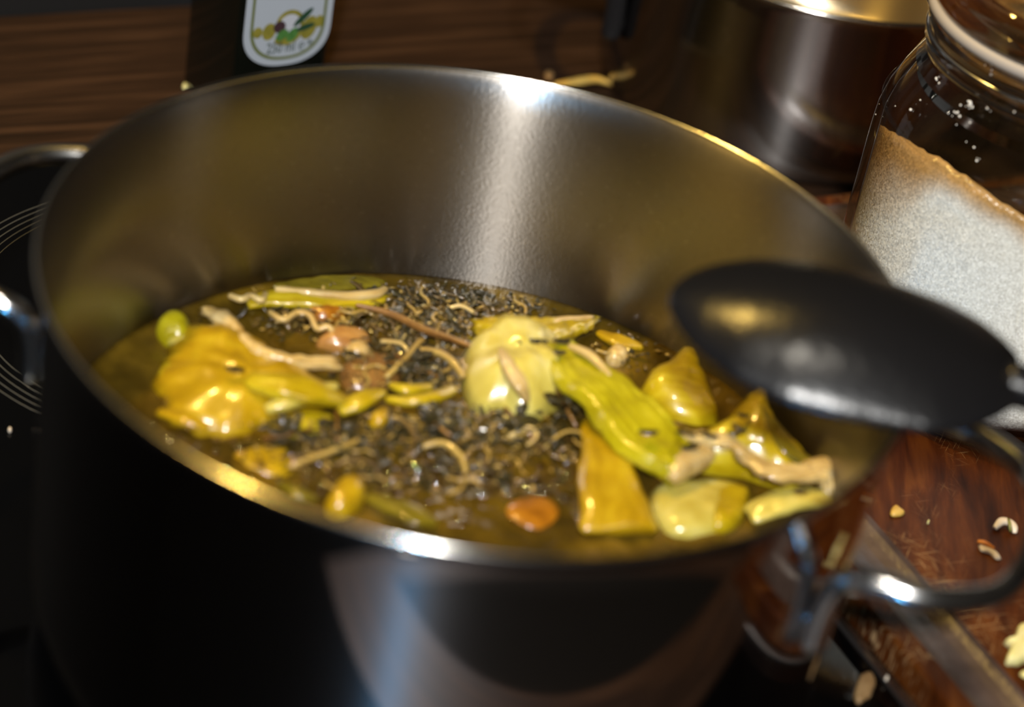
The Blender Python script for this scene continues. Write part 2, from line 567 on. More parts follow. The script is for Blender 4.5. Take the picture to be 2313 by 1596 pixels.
# ------------------------------------------------------------------ pot
PR, PH = 0.120, 0.125
pot = empty('cooking_pot')
tag(pot, 'large polished stainless steel pot full of vegetable broth on the black hob', 'pot')
prof, mi = [], []
o_pts = [(0.0, 0.0004), (0.098, 0.0004), (0.1005, 0.0006), (0.1075, 0.0035), (0.1135, 0.0085), (0.1165, 0.016), (0.1172, 0.025)]
for k in range(1, 13):
    z = 0.025 + (0.1185 - 0.025) * k / 12
    o_pts.append((0.1172 + 0.0003 * k / 12, z))
o_pts += [(0.1180, 0.1205), (0.1190, 0.1228), (0.1199, 0.1240)]
i_pts = [(0.1196, 0.1250), (0.1188, 0.1239), (0.1180, 0.1217), (0.1173, 0.1182), (0.1168, 0.1140), (0.1165, 0.1095)]
for k in range(13):
    z = 0.1050 - (0.1050 - 0.022) * k / 12
    i_pts.append((0.1163 - 0.0003 * k / 12, z))
i_pts += [(0.1150, 0.014), (0.1115, 0.0085), (0.105, 0.0055), (0.095, 0.0045), (0.0, 0.0045)]
prof = o_pts + i_pts
mi = [0] * (len(o_pts) - 1) + [1] * (len(i_pts) + 1)
bm = lathe(prof, 160, mats=mi)
obj('pot_wall', bm, [MT['steel_out'], MT['steel_in']], pot)
bm = torus_bm(0.1197, 0.0008, 0.1245, seg=160, ts=14, rz=0.0007)
obj('rolled_rim', bm, MT['steel_rim'], pot)


def loop_handle(parent, R, a0, half, zfoot, zloop, reach, rad, name='handle', mat=None, center=(0, 0)):
    mat = mat or MT['steel_rod']
    pts = []
    def P(a, r, z): return (center[0] + r * math.cos(R_(a)), center[1] + r * math.sin(R_(a)), z)
    r0 = R + rad * 0.92
    ctrl = [P(a0 - half, r0, zfoot), P(a0 - half, r0 + 0.0002, zfoot + (zloop - zfoot) * 0.55),
            P(a0 - half, r0 + 0.003, zloop - 0.003), P(a0 - half * 0.97, r0 + 0.011, zloop + 0.0008),
            P(a0 - half * 0.83, R + reach * 0.66, zloop + 0.001), P(a0 - half * 0.52, R + reach * 0.94, zloop + 0.001),
            P(a0, R + reach, zloop + 0.001)]
    mir = []
    for (a, r, z) in [(half, r0, zfoot), (half, r0 + 0.0002, zfoot + (zloop - zfoot) * 0.55), (half, r0 + 0.003, zloop - 0.003),
                      (half * 0.97, r0 + 0.011, zloop + 0.0008), (half * 0.83, R + reach * 0.66, zloop + 0.001),
                      (half * 0.52, R + reach * 0.94, zloop + 0.001)]:
        mir.append(P(a0 + a, r, z))
    pts = catmull(ctrl + mir[::-1], 8)
    n = len(pts)
    rads = [rad] * n
    rads[0] = rads[-1] = rad * 0.6
    rads[1] = rads[-2] = rad * 0.9
    h = obj(name, tube(pts, rads, 14), mat, parent)
    for s in (-1, 1):
        a = a0 + s * half
        bm = bmesh.new()
        bmesh.ops.create_uvsphere(bm, u_segments=14, v_segments=8, radius=1)
        c = P(a, R + 0.0003, zfoot + 0.008)
        bmesh.ops.transform(bm, matrix=Matrix.Translation(c) @ Matrix.Rotation(R_(a), 4, 'Z') @ Matrix.Diagonal((0.0005, 0.0028, 0.0050, 1)), verts=bm.verts)
        obj('weld_pad', bm, mat, h)
    return h


loop_handle(pot, 0.1175, -13.5, 19.0, 0.068, 0.0965, 0.044, 0.0035)
loop_handle(pot, 0.1175, 166.5, 19.5, 0.072, 0.0960, 0.041, 0.0035)

# ------------------------------------------------------------------ broth
ZL = 0.048
rnd = random.Random(5)
bm = bmesh.new()
RB = 0.1160
NR, NS = 60, 160
rings = [[bm.verts.new((0, 0, ZL))]]
for i in range(1, NR + 1):
    r = RB * i / NR
    ring = []
    for k in range(NS):
        a = 2 * math.pi * k / NS
        x, y = r * math.cos(a), r * math.sin(a)
        h = 0.0013 * noise.noise(Vector((x * 70, y * 70, 1.3))) + 0.0006 * noise.noise(Vector((x * 210, y * 210, 4.1)))
        h *= min(1, (RB - r) / 0.008)
        if i >= NR - 1:
            h += 0.0007 * (i - NR + 2)
        ring.append(bm.verts.new((x, y, ZL + h)))
    rings.append(ring)
for k in range(NS):
    bm.faces.new((rings[0][0], rings[1][k], rings[1][(k + 1) % NS]))
for i in range(1, NR):
    for k in range(NS):
        bm.faces.new((rings[i][k], rings[i + 1][k], rings[i + 1][(k + 1) % NS], rings[i][(k + 1) % NS]))
low = [bm.verts.new((v.co.x, v.co.y, 0.022)) for v in rings[-1]]
for k in range(NS):
    bm.faces.new((rings[-1][k], low[k], low[(k + 1) % NS], rings[-1][(k + 1) % NS]))
br = obj('broth', bm, MT['broth'])
tag(br, 'murky yellow brown broth filling the pot below the steel wall', 'broth')


# ------------------------------------------------------------------ vegetable builders
def stalk_bm(path, widths, heights, concave=0.0, ridges=0, ns=20, jag=0.0, seed=0, sub=7, wild=0.0):
    """a leaf stalk: path points (world), half-widths and half-heights; ridged section; ragged ends"""
    bm = bmesh.new()
    uv = bm.loops.layers.uv.new('UVMap')
    N = len(path)
    q = [Vector((*p, w, h)) if False else (Vector(p), w, h) for p, w, h in zip(path, widths, heights)]
    P = catmull([p for p, _, _ in q], sub)
    Wd = [v.x for v in catmull([Vector((w, h, 0)) for _, w, h in q], sub)]
    Ht = [v.y for v in catmull([Vector((w, h, 0)) for _, w, h in q], sub)]
    n = len(P)
    rr = random.Random(seed)
    off = Vector((rr.random() * 10, rr.random() * 10, rr.random() * 10))
    rings = []
    for i in range(n):
        t = (P[min(i + 1, n - 1)] - P[max(i - 1, 0)])
        t.normalize()
        side = t.cross(Vector((0, 0, 1)))
        side = side.normalized() if side.length > 1e-6 else Vector((1, 0, 0))
        up = side.cross(t).normalized()
        ring = []
        end = min(i, n - 1 - i)
        tap = 1.0 if end >= 2 else (0.88 if end == 0 else 0.97)
        for k in range(ns):
            a = 2 * math.pi * k / ns
            ca, sa = math.cos(a), math.sin(a)
            sx = math.copysign(abs(ca) ** 0.8, ca)
            sz = math.copysign(abs(sa) ** 0.8, sa)
            zz = sz * Ht[i] * tap - concave * sx * sx * Wd[i] + concave * 0.5 * Wd[i]
            if ridges and sa > 0:
                zz += 0.16 * Ht[i] * math.cos(ridges * sx * math.pi)
            p = P[i] + side * (sx * Wd[i] * tap) + up * zz
            d = noise.noise_vector(p * 75 + off) * 0.20 * Wd[i] + noise.noise_vector(p * 240 + off) * 0.12 * min(Wd[i], 0.006)
            if wild:
                d += noise.noise_vector(p * 420 + off) * wild * 0.0022 + noise.noise_vector(p * 900 + off) * wild * 0.0009
            p = p + d
            if jag and end < 3:
                p += t * jag * (rr.random() - 0.5) * (3 - end) / 3
            ring.append(bm.verts.new(p))
        rings.append(ring)
    def face(vs, uvs):
        f = bm.faces.new(vs)
        for l, u in zip(f.loops, uvs):
            l[uv].uv = u
    for i in range(n - 1):
        for k in range(ns):
            k2 = (k + 1) % ns
            u0, u1 = i / n, (i + 1) / n
            v0, v1 = abs(k / ns * 2 - 1), abs((k + 1) / ns * 2 - 1)
            face((rings[i][k], rings[i + 1][k], rings[i + 1][k2], rings[i][k2]), ((u0, v0), (u1, v0), (u1, v1), (u0, v1)))
    for ring, i in ((rings[0], 0), (rings[-1], n - 1)):
        c = bm.verts.new(sum((v.co for v in ring), Vector()) / ns)
        for k in range(ns):
            face((c, ring[k], ring[(k + 1) % ns]), ((i / n, 0.5), (i / n, k / ns), (i / n, (k + 1) / ns)))
    return bm


def blob_bm(outline, h, depth=0.008, rings=8, power=2.4, seed=0, rough=0.20, tilt=None, dimple=0.0):
    """a lump whose plan is the outline: domed top, rounded edge, closed below"""
    bm = bmesh.new()
    uv = bm.loops.layers.uv.new('UVMap')
    pts = catmull(outline, 4, closed=True)
    n = len(pts)
    c = sum(pts, Vector()) / n
    rr = random.Random(seed)
    off = Vector((rr.random() * 9, rr.random() * 9, rr.random() * 9))
    size = sum((p - c).length for p in pts) / n
    for k in range(n):
        f = 1 + rough * (0.55 * noise.noise(pts[k] * 110 + off) + 0.4 * noise.noise(pts[k] * 300 + off))
        pts[k] = c + (pts[k] - c) * f
    def mk(sgn):
        R = []
        for i in range(1, rings + 1):
            s = i / rings
            ring = []
            for k in range(n):
                b = c + (pts[k] - c) * s
                hh = (max(0, 1 - s ** power)) ** 0.6
                z = (h if sgn > 0 else -depth) * hh
                if sgn > 0:
                    z += -dimple * (1 - s * s) + rough * size * 0.5 * noise.noise(b * 90 + off) * (1 - s ** 4)
                    z += rough * size * 0.25 * noise.noise(b * 230 + off) * (1 - s ** 4)
                    if tilt:
                        z += tilt[0] * (b.x - c.x) + tilt[1] * (b.y - c.y)
                ring.append(Vector((b.x, b.y, b.z + z)))
            R.append(ring)
        return R
    top, bot = mk(1), mk(-1)
    def build(R, shared, sgn):
        z0 = (h - dimple if sgn > 0 else -depth)
        cv = bm.verts.new((c.x, c.y, c.z + z0))
        prev = None
        for i, ring in enumerate(R):
            if i == len(R) - 1 and shared:
                vs = shared
            else:
                vs = [bm.verts.new(p) for p in ring]
            s0, s1 = i / rings, (i + 1) / rings
            def uvof(k, s): return ((pts[k % n].x - c.x) * s / (2 * size) + 0.5, (pts[k % n].y - c.y) * s / (2 * size) + 0.5)
            for k in range(n):
                k2 = (k + 1) % n
                if prev is None:
                    f = bm.faces.new((cv, vs[k], vs[k2])); us = [(0.5, 0.5), uvof(k, s1), uvof(k2, s1)]
                else:
                    f = bm.faces.new((prev[k], vs[k], vs[k2], prev[k2])); us = [uvof(k, s0), uvof(k, s1), uvof(k2, s1), uvof(k2, s0)]
                for l, u in zip(f.loops, us): l[uv].uv = u
            prev = vs
        return prev
    edge = build(top, None, 1)
    build(bot, edge, -1)
    return bm


def px(pts, z):
    return [at(x, y, z) for x, y in pts]


def pxz(pts):
    return [at(x, y, z) for x, y, z in pts]


def veg(name, bm, mat, label, cat='vegetable', group=None, parts=None):
    o = obj(name, bm, MT[mat])
    tag(o, label, cat, group)
    return o


W_ = 0.000128  # metres per photo pixel at the broth

# 1 large amber piece at the left, with a lighter ridge
o = veg('cabbage_piece', blob_bm(px([(385, 770), (470, 742), (560, 768), (640, 828), (720, 868), (775, 905), (710, 930), (640, 948), (560, 975), (470, 985), (395, 950), (352, 885), (362, 820)], 0.049), 0.0085, 0.012, power=2.0, seed=3, rough=0.22, tilt=(0.0, 0.08)),
        'food_amber', 'large amber yellow cooked vegetable piece at the left of the broth')
obj('folded_rib', stalk_bm(pxz([(560, 858, 0.0565), (640, 872, 0.058), (720, 890, 0.0560), (800, 915, 0.0500)]), [0.0038, 0.0055, 0.0048, 0.002], [0.002, 0.003, 0.0025, 0.0015], ridges=2, seed=8), MT['food_yellow'], o)
obj('pale_edge', stalk_bm(pxz([(600, 925, 0.0535), (650, 905, 0.0555), (715, 885, 0.0560), (760, 870, 0.0550)]), [0.0018, 0.0032, 0.0028, 0.0012], [0.0012, 0.002, 0.002, 0.001], seed=18), MT['food_pale'], o)

# 2 cream strip curving above it
veg('onion_strip', stalk_bm(pxz([(462, 700, 0.0505), (505, 722, 0.053), (545, 768, 0.0545), (600, 803, 0.0545), (680, 818, 0.054), (770, 824, 0.052)]),
    [0.0022, 0.0032, 0.0024, 0.0026, 0.0022, 0.0026], [0.0012, 0.0020, 0.0022, 0.0022, 0.0018, 0.0010], concave=0.25, seed=2, jag=0.004, wild=0.45), 'food_cream',
    'curved cream onion strip lying above the large amber piece')
# brown soft piece to its right
veg('mushroom_slice', blob_bm(px([(770, 825), (840, 800), (900, 815), (905, 860), (850, 885), (780, 880)], 0.0475), 0.0035, 0.006, seed=6), 'twig',
    'dark brown soft slice between the amber piece and the herb flakes')
# 3 top petal with a cream lip
o = veg('onion_petal', stalk_bm(pxz([(560, 690, 0.049), (640, 672, 0.0505), (740, 682, 0.0505), (830, 678, 0.0500), (872, 668, 0.0495)]), [0.002, 0.0042, 0.0048, 0.0040, 0.0022], [0.0012, 0.002, 0.002, 0.002, 0.0015], ridges=2, seed=12), 'food_yellow',
        'yellow petal with a cream lip floating near the back wall')
obj('cream_lip', stalk_bm(pxz([(622, 652, 0.052), (690, 660, 0.053), (775, 668, 0.053), (845, 664, 0.0525), (872, 652, 0.052)]), [0.0009, 0.0014, 0.0016, 0.0016, 0.0012], [0.001, 0.0014, 0.0014, 0.0014, 0.001], seed=31), MT['food_cream'], o)
# 4 olive translucent slice against the back wall
veg('celery_slice', blob_bm(px([(600, 645), (690, 628), (800, 624), (870, 630), (850, 648), (760, 655), (660, 660)], 0.0482), 0.0018, 0.003, seed=4), 'food_olive',
    'olive green slice against the back steel wall of the pot')
# 5 frilly root thread
veg('root_thread', tube(catmull(pxz([(610, 705, 0.051), (640, 722, 0.053), (672, 706, 0.052), (700, 712, 0.053), (716, 742, 0.052), (742, 738, 0.053), (756, 762, 0.051)]), 6), 0.0010, 8), 'food_cream',
    'wavy cream root thread beside the curved onion strip', 'vegetable')
veg('root_thread', tube(catmull(pxz([(520, 668, 0.051), (545, 676, 0.053), (566, 668, 0.052), (590, 678, 0.053), (600, 664, 0.051)]), 6), 0.0011, 8), 'food_cream',
    'short cream root thread behind the top of the curved onion strip', 'vegetable')
# 6, 7 orange and tan lumps
veg('carrot_piece', blob_bm(px([(690, 700), (725, 682), (765, 688), (785, 712), (750, 728), (705, 722)], 0.0485), 0.0035, 0.006, seed=7), 'food_orange',
    'small orange carrot piece below the cream lipped petal')
o = veg('mushroom_piece', blob_bm(px([(712, 775), (760, 748), (822, 752), (838, 775), (800, 792), (745, 790)], 0.0485), 0.0045, 0.006, seed=17, rough=0.25), 'food_pink',
        'tan two lobed piece in the middle of the herb flakes')
obj('lower_lobe', blob_bm(px([(778, 790), (815, 778), (838, 795), (822, 815), (788, 812)], 0.049), 0.004, 0.005, seed=21), MT['food_cream'], o)
# 8 brown twig
veg('herb_twig', tube(catmull(pxz([(800, 688, 0.051), (880, 708, 0.053), (960, 745, 0.0535), (1020, 765, 0.0545), (1080, 788, 0.0555)]), 6), [0.0007 + 0.0007 * math.sin(math.pi * min(1, i / 22)) for i in range(25)], 8), 'twig',
    'long brown twig pointing at the pale bulb piece', 'herb')
# 9 tan stems
veg('herb_twig', tube(catmull(pxz([(872, 852, 0.0505), (915, 810, 0.053), (945, 775, 0.0535), (955, 768, 0.052)]), 6), 0.0010, 8), 'stem',
    'forked tan stem rising through the herb flakes, left branch', 'herb')
veg('herb_twig', tube(catmull(pxz([(930, 790, 0.0520), (985, 795, 0.0535), (1020, 815, 0.054), (1048, 852, 0.0525)]), 6), 0.0012, 8), 'stem',
    'tan stem curving down beside the left edge of the pale bulb', 'herb')
# 10 pale bulb
o = veg('leek_bulb', blob_bm(px([(1062, 772), (1105, 742), (1180, 760), (1245, 785), (1295, 850), (1312, 905), (1250, 938), (1160, 945), (1080, 918), (1045, 850)], 0.0495), 0.0135, 0.010, rings=10, power=2.1, seed=9, rough=0.30, tilt=(0.0, 0.10)), 'food_pale',
        'pale yellow leek bulb piece in the middle of the pot')
obj('white_fold', stalk_bm(pxz([(1130, 790, 0.0625), (1150, 830, 0.0635), (1175, 868, 0.0615), (1190, 905, 0.057)]), [0.0012, 0.0024, 0.0024, 0.0012], [0.001, 0.0016, 0.0016, 0.001], seed=41), MT['food_cream'], o)
# 11 frayed top
o = veg('leek_piece', stalk_bm(pxz([(1075, 745, 0.054), (1150, 752, 0.0565), (1235, 752, 0.0555), (1300, 738, 0.0535), (1345, 722, 0.0515)]), [0.0038, 0.0056, 0.0055, 0.0036, 0.0012], [0.003, 0.0038, 0.0032, 0.0022, 0.001], ridges=4, seed=14, ns=28, jag=0.006, wild=0.5), 'food_yellow',
        'frayed yellow leek end behind the pale bulb by the back wall')
obj('cream_lip', stalk_bm(pxz([(1105, 722, 0.0585), (1180, 728, 0.0585), (1260, 725, 0.0565), (1340, 716, 0.0535)]), [0.001, 0.0016, 0.0016, 0.0008], [0.001, 0.0012, 0.0012, 0.0007], seed=51), MT['food_cream'], o)
# 12 long yellow stalk
o = veg('leek_stalk', stalk_bm(pxz([(1255, 785, 0.058), (1315, 840, 0.0600), (1380, 905, 0.0600), (1450, 975, 0.0595), (1520, 1035, 0.0575), (1545, 1062, 0.056)]), [0.0066, 0.0092, 0.0100, 0.0104, 0.0100, 0.0088], [0.0028, 0.0034, 0.0036, 0.0036, 0.0034, 0.0028], ridges=5, seed=15, ns=36, jag=0.006, wild=0.3), 'food_lime',
        'long yellow green leek stalk slanting down from the pale bulb')
obj('cut_end', blob_bm(px([(1500, 1052), (1540, 1022), (1592, 1008), (1612, 1035), (1570, 1062), (1522, 1080)], 0.0575), 0.004, 0.005, seed=22, rough=0.3), MT['food_cream'], o)
obj('pale_edge', stalk_bm(pxz([(1285, 780, 0.0635), (1330, 800, 0.0645), (1380, 850, 0.0635)]), [0.0008, 0.0014, 0.0008], [0.0008, 0.0012, 0.0008], seed=16), MT['food_cream'], o)
# 13 amber stalk under it
veg('leek_leaf', stalk_bm(pxz([(1335, 950, 0.0525), (1365, 1030, 0.0535), (1385, 1110, 0.0530), (1400, 1200, 0.050)]), [0.0035, 0.0074, 0.0106, 0.0120], [0.002, 0.0025, 0.0025, 0.002], ridges=3, seed=19), 'food_amber',
    'wide amber leaf hanging under the long yellow green stalk')
# 14 wedge on the right
o = veg('squash_wedge', blob_bm(px([(1440, 885), (1490, 845), (1548, 815), (1580, 850), (1605, 905), (1620, 945), (1560, 950), (1490, 925)], 0.0495), 0.0085, 0.010, rings=8, power=3.0, seed=23, rough=0.22, tilt=(-0.05, 0.18)), 'food_yellow',
        'yellow wedge floating right of the long stalk, below the spoon')
# 15 frayed piece at the right
o = veg('leek_fan', blob_bm(px([(1540, 1020), (1610, 985), (1665, 945), (1712, 905), (1742, 965), (1790, 1030), (1830, 1052), (1800, 1090), (1740, 1075), (1660, 1062), (1590, 1050)], 0.0520), 0.0100, 0.012, rings=9, power=2.2, seed=24, rough=0.30, tilt=(-0.05, 0.22)), 'food_yellow',
        'frayed yellow fan shaped leek piece at the right of the pot')
obj('cream_ridge', stalk_bm(pxz([(1525, 985, 0.0575), (1590, 988, 0.0600), (1650, 1000, 0.0620), (1700, 1040, 0.0600)]), [0.0018, 0.0032, 0.0024, 0.0016], [0.0010, 0.0015, 0.0015, 0.0008], seed=61, wild=0.5), MT['food_cream'], o)
obj('cream_skirt', stalk_bm(pxz([(1680, 1030, 0.0600), (1740, 1062, 0.0605), (1805, 1070, 0.0600), (1865, 1062, 0.0590), (1880, 1105, 0.0560)]), [0.0022, 0.0046, 0.0036, 0.0050, 0.0034], [0.0010, 0.0018, 0.0018, 0.0026, 0.0016], ridges=4, seed=62, jag=0.006, ns=32, wild=0.5), MT['food_cream'], o)
obj('back_fold', stalk_bm(pxz([(1712, 915, 0.0640), (1745, 965, 0.0610), (1790, 1020, 0.0570), (1835, 1045, 0.0550)]), [0.0008, 0.0030, 0.0036, 0.0016], [0.001, 0.0014, 0.0014, 0.001], seed=63), MT['food_olive'], o)
obj('upright_blade', stalk_bm(pxz([(1690, 1010, 0.0570), (1705, 965, 0.0620), (1714, 915, 0.0660)]), [0.0046, 0.0032, 0.0006], [0.002, 0.002, 0.0006], ridges=2, seed=64), MT['food_yellow'], o)
# 16, 17 front right blocks
o = veg('potato_block', blob_bm(px([(1465, 1130), (1500, 1095), (1620, 1092), (1685, 1112), (1668, 1180), (1600, 1212), (1505, 1205)], 0.0480), 0.0045, 0.008, power=4.0, seed=25, rough=0.08), 'food_pale',
        'pale yellow block at the front right of the broth')
obj('yellow_side', blob_bm(px([(1612, 1105), (1690, 1112), (1672, 1182), (1606, 1195)], 0.0495), 0.0040, 0.005, power=4, seed=26), MT['food_yellow'], o)
veg('leek_sheet', stalk_bm(pxz([(1690, 1165, 0.0500), (1750, 1140, 0.0530), (1815, 1125, 0.0545), (1880, 1122, 0.0540)]), [0.0040, 0.0050, 0.0046, 0.003], [0.0015, 0.002, 0.002, 0.0015], ridges=2, seed=27), 'food_pale',
    'pale leek sheet against the front right wall of the pot')
# 18 to 25 the smaller pieces
veg('pepper_cube', blob_bm(px([(732, 1150), (752, 1108), (785, 1084), (818, 1092), (826, 1125), (805, 1152), (770, 1165)], 0.0500), 0.0050, 0.008, power=3.2, seed=28, rough=0.10), 'food_amber',
    'smooth yellow cube near the front rim, left of centre')
veg('leaf_strip', stalk_bm(pxz([(835, 1120, 0.050), (885, 1142, 0.052), (940, 1165, 0.0525), (985, 1182, 0.051)]), [0.002, 0.0036, 0.0038, 0.0018], [0.0009, 0.0012, 0.0012, 0.0008], seed=29), 'food_olive',
    'olive green leaf strip along the front rim beside the cube')
veg('onion_shred', stalk_bm(pxz([(765, 930, 0.0510), (815, 905, 0.0535), (868, 885, 0.0530)]), [0.0022, 0.0034, 0.0014], [0.0014, 0.002, 0.001], seed=30), 'food_yellow',
    'short bright yellow shred right of the large amber piece')
veg('onion_shred', stalk_bm(pxz([(872, 900, 0.0520), (930, 905, 0.0535), (985, 895, 0.054), (1026, 878, 0.0530)]), [0.0012, 0.0022, 0.0024, 0.0016], [0.001, 0.0015, 0.0016, 0.0012], seed=33), 'food_yellow',
    'long bright yellow shred left of the pale bulb')
veg('onion_shred', stalk_bm(pxz([(880, 868, 0.0510), (920, 878, 0.0525), (975, 872, 0.0515)]), [0.001, 0.0020, 0.0012], [0.001, 0.0014, 0.001], seed=34), 'food_yellow',
    'bent yellow shred behind the long bright shred')
veg('onion_shred', stalk_bm(pxz([(838, 965, 0.0510), (855, 945, 0.0535), (868, 925, 0.0530)]), [0.0018, 0.0026, 0.0012], [0.0014, 0.002, 0.001], seed=35), 'food_amber',
    'small amber shred standing below the short bright yellow shred')
veg('pepper_slice', blob_bm(px([(632, 962), (680, 938), (745, 938), (752, 958), (700, 978), (650, 982)], 0.0490), 0.0035, 0.006, seed=36), 'food_yellow',
    'flat yellow slice at the lower right edge of the large amber piece')
o = veg('sprout', blob_bm(px([(352, 745), (368, 722), (400, 720), (428, 742), (432, 775), (402, 782), (370, 770)], 0.0500), 0.0065, 0.007, seed=37, rough=0.15), 'food_lime',
        'round yellow green sprout at the far left of the broth')
obj('pale_underside', blob_bm(px([(378, 768), (405, 756), (430, 770), (420, 790), (395, 788)], 0.0500), 0.0035, 0.004, seed=38), MT['food_pale'], o)
veg('pepper_slice', blob_bm(px([(352, 860), (368, 828), (398, 832), (402, 868), (375, 885)], 0.0490), 0.0035, 0.005, seed=39), 'food_yellow',
    'little yellow slice against the left wall of the pot')
veg('onion_slice', blob_bm(px([(520, 1030), (575, 1005), (650, 1015), (672, 1045), (640, 1078), (570, 1068)], 0.0474), 0.0016, 0.006, seed=40), 'food_amber',
    'thin amber onion slice by the front left rim')
veg('leaf_strip', stalk_bm(pxz([(632, 1092, 0.0490), (672, 1110, 0.0505), (715, 1128, 0.0490)]), [0.0014, 0.0024, 0.0012], [0.0008, 0.0011, 0.0008], seed=42), 'food_olive',
    'narrow olive green strip by the front rim, left of the cube')
veg('carrot_piece', blob_bm(px([(1140, 1150), (1180, 1122), (1240, 1128), (1268, 1160), (1235, 1192), (1170, 1188)], 0.0474), 0.0018, 0.006, seed=43), 'food_orange',
    'soft orange carrot piece near the front rim')
veg('onion_cube', blob_bm(px([(1368, 800), (1392, 786), (1418, 795), (1412, 815), (1382, 818)], 0.0495), 0.0030, 0.005, power=3, seed=44), 'food_cream',
    'tiny cream cube right of the upper end of the long stalk')
veg('leaf_shred', stalk_bm(pxz([(1350, 750, 0.049), (1395, 768, 0.0505), (1450, 785, 0.049)]), [0.0016, 0.0032, 0.0016], [0.001, 0.0014, 0.001], seed=45), 'food_amber',
    'thin amber shred by the back wall, left of the spoon')
veg('leaf_shred', stalk_bm(pxz([(360, 930, 0.049), (420, 945, 0.0505), (470, 970, 0.049)]), [0.0018, 0.0030, 0.0016], [0.001, 0.0015, 0.001], seed=46), 'food_amber',
    'thin amber shred at the front left wall of the pot')

# ------------------------------------------------------------------ herbs: sprigs, leaf flakes, stems
def leaf_bm(L, Wd, bend, curl, seed):
    rr = random.Random(seed)
    bm = bmesh.new()
    n = 6
    rows = []
    for i in range(n + 1):
        s = i / n
        w = Wd * (math.sin(math.pi * (0.06 + 0.90 * s)) ** 0.7) * (0.8 + 0.4 * rr.random())
        row = []
        for v in (-1, 0, 1):
            row.append(bm.verts.new((L * (s - 0.5), v * w, bend * (s - 0.5) ** 2 * 4 + curl * abs(v) * w + 0.0002 * rr.random())))
        rows.append(row)
    for a, b in zip(rows, rows[1:]):
        for k in range(2):
            bm.faces.new((a[k], b[k], b[k + 1], a[k + 1]))
    r = bmesh.ops.extrude_face_region(bm, geom=list(bm.faces))
    bmesh.ops.translate(bm, vec=(0, 0, -0.00035), verts=[e for e in r['geom'] if isinstance(e, bmesh.types.BMVert)])
    return bm


def sprig(name, px_c, z, n, size, label, seed, mat='herb'):
    rr = random.Random(seed)
    c = at(px_c[0], px_c[1], z)
    e = empty(name, c)
    tag(e, label, 'herb')
    a0 = rr.random() * 6.28
    d = Vector((math.cos(a0), math.sin(a0), 0))
    st = tube([d * -size * 1.1, Vector((0, 0, 0.001)), d * size * 0.9 + Vector((0, 0, 0.002))], 0.0006, 6)
    obj('stem', st, MT['twig'], e)
    for k in range(n):
        lm = leaf_bm(size * rr.uniform(0.7, 1.15), size * 0.24, size * rr.uniform(-0.15, 0.2), rr.uniform(-0.4, 0.6), seed * 31 + k)
        l = obj('leaf', lm, MT[mat], e)
        a = rr.random() * 6.28
        rad = size * 0.5
        l.location = (math.cos(a) * rad, math.sin(a) * rad, 0.0006 + 0.0035 * rr.random())
        l.rotation_euler = (rr.uniform(-0.4, 0.4), rr.uniform(-0.7, 0.1), a)
    return e


sprig('herb_sprig', (1275, 922), 0.0530, 9, 0.0085, 'dark leafy herb sprig under the right end of the pale bulb', 71)
sprig('herb_sprig', (655, 985), 0.0510, 7, 0.0075, 'dark herb sprig below the flat yellow slice at left', 72)
sprig('herb_sprig', (760, 965), 0.0510, 6, 0.0065, 'dark herb sprig below the bright yellow shreds', 73)
sprig('herb_sprig', (985, 965), 0.0515, 8, 0.0080, 'dark herb sprig in the middle, below the long yellow shred', 74)
sprig('herb_sprig', (935, 830), 0.0510, 8, 0.0075, 'dark herb sprig at the foot of the forked tan stem', 75)
sprig('herb_sprig', (1170, 960), 0.0505, 8, 0.0080, 'dark herb sprig right below the pale bulb', 76)

variants = []
for k in range(8):
    variants.append((leaf_bm(0.0046 + 0.0007 * (k % 4), 0.0009 + 0.00022 * (k % 3), 0.0007 * ((k % 3) - 1), 0.3 * ((k % 4) - 1.2), 200 + k), 'herb' if k % 3 else 'herb2'))
vmesh = []
for bmv, mt in variants:
    me = bpy.data.meshes.new('herb_flake')
    bmesh.ops.recalc_face_normals(bmv, faces=bmv.faces)
    bmv.to_mesh(me); bmv.free()
    me.materials.append(MT[mt])
    for p in me.polygons: p.use_smooth = True
    vmesh.append(me)
svars = []
for k in range(4):
    rr = random.Random(300 + k)
    L = 0.0050 + 0.0018 * k
    b = tube(catmull([(-L / 2, 0, 0), (-L / 6, rr.uniform(-1, 1) * 0.0012, 0.0005), (L / 6, rr.uniform(-1, 1) * 0.0012, 0.0006), (L / 2, 0, 0)], 3), 0.00032 + 0.00008 * k, 6)
    me = bpy.data.meshes.new('stem_bit'); b.to_mesh(me); b.free()
    me.materials.append(MT['stem' if k % 2 else 'herb2'])
    for p in me.polygons: p.use_smooth = True
    svars.append(me)

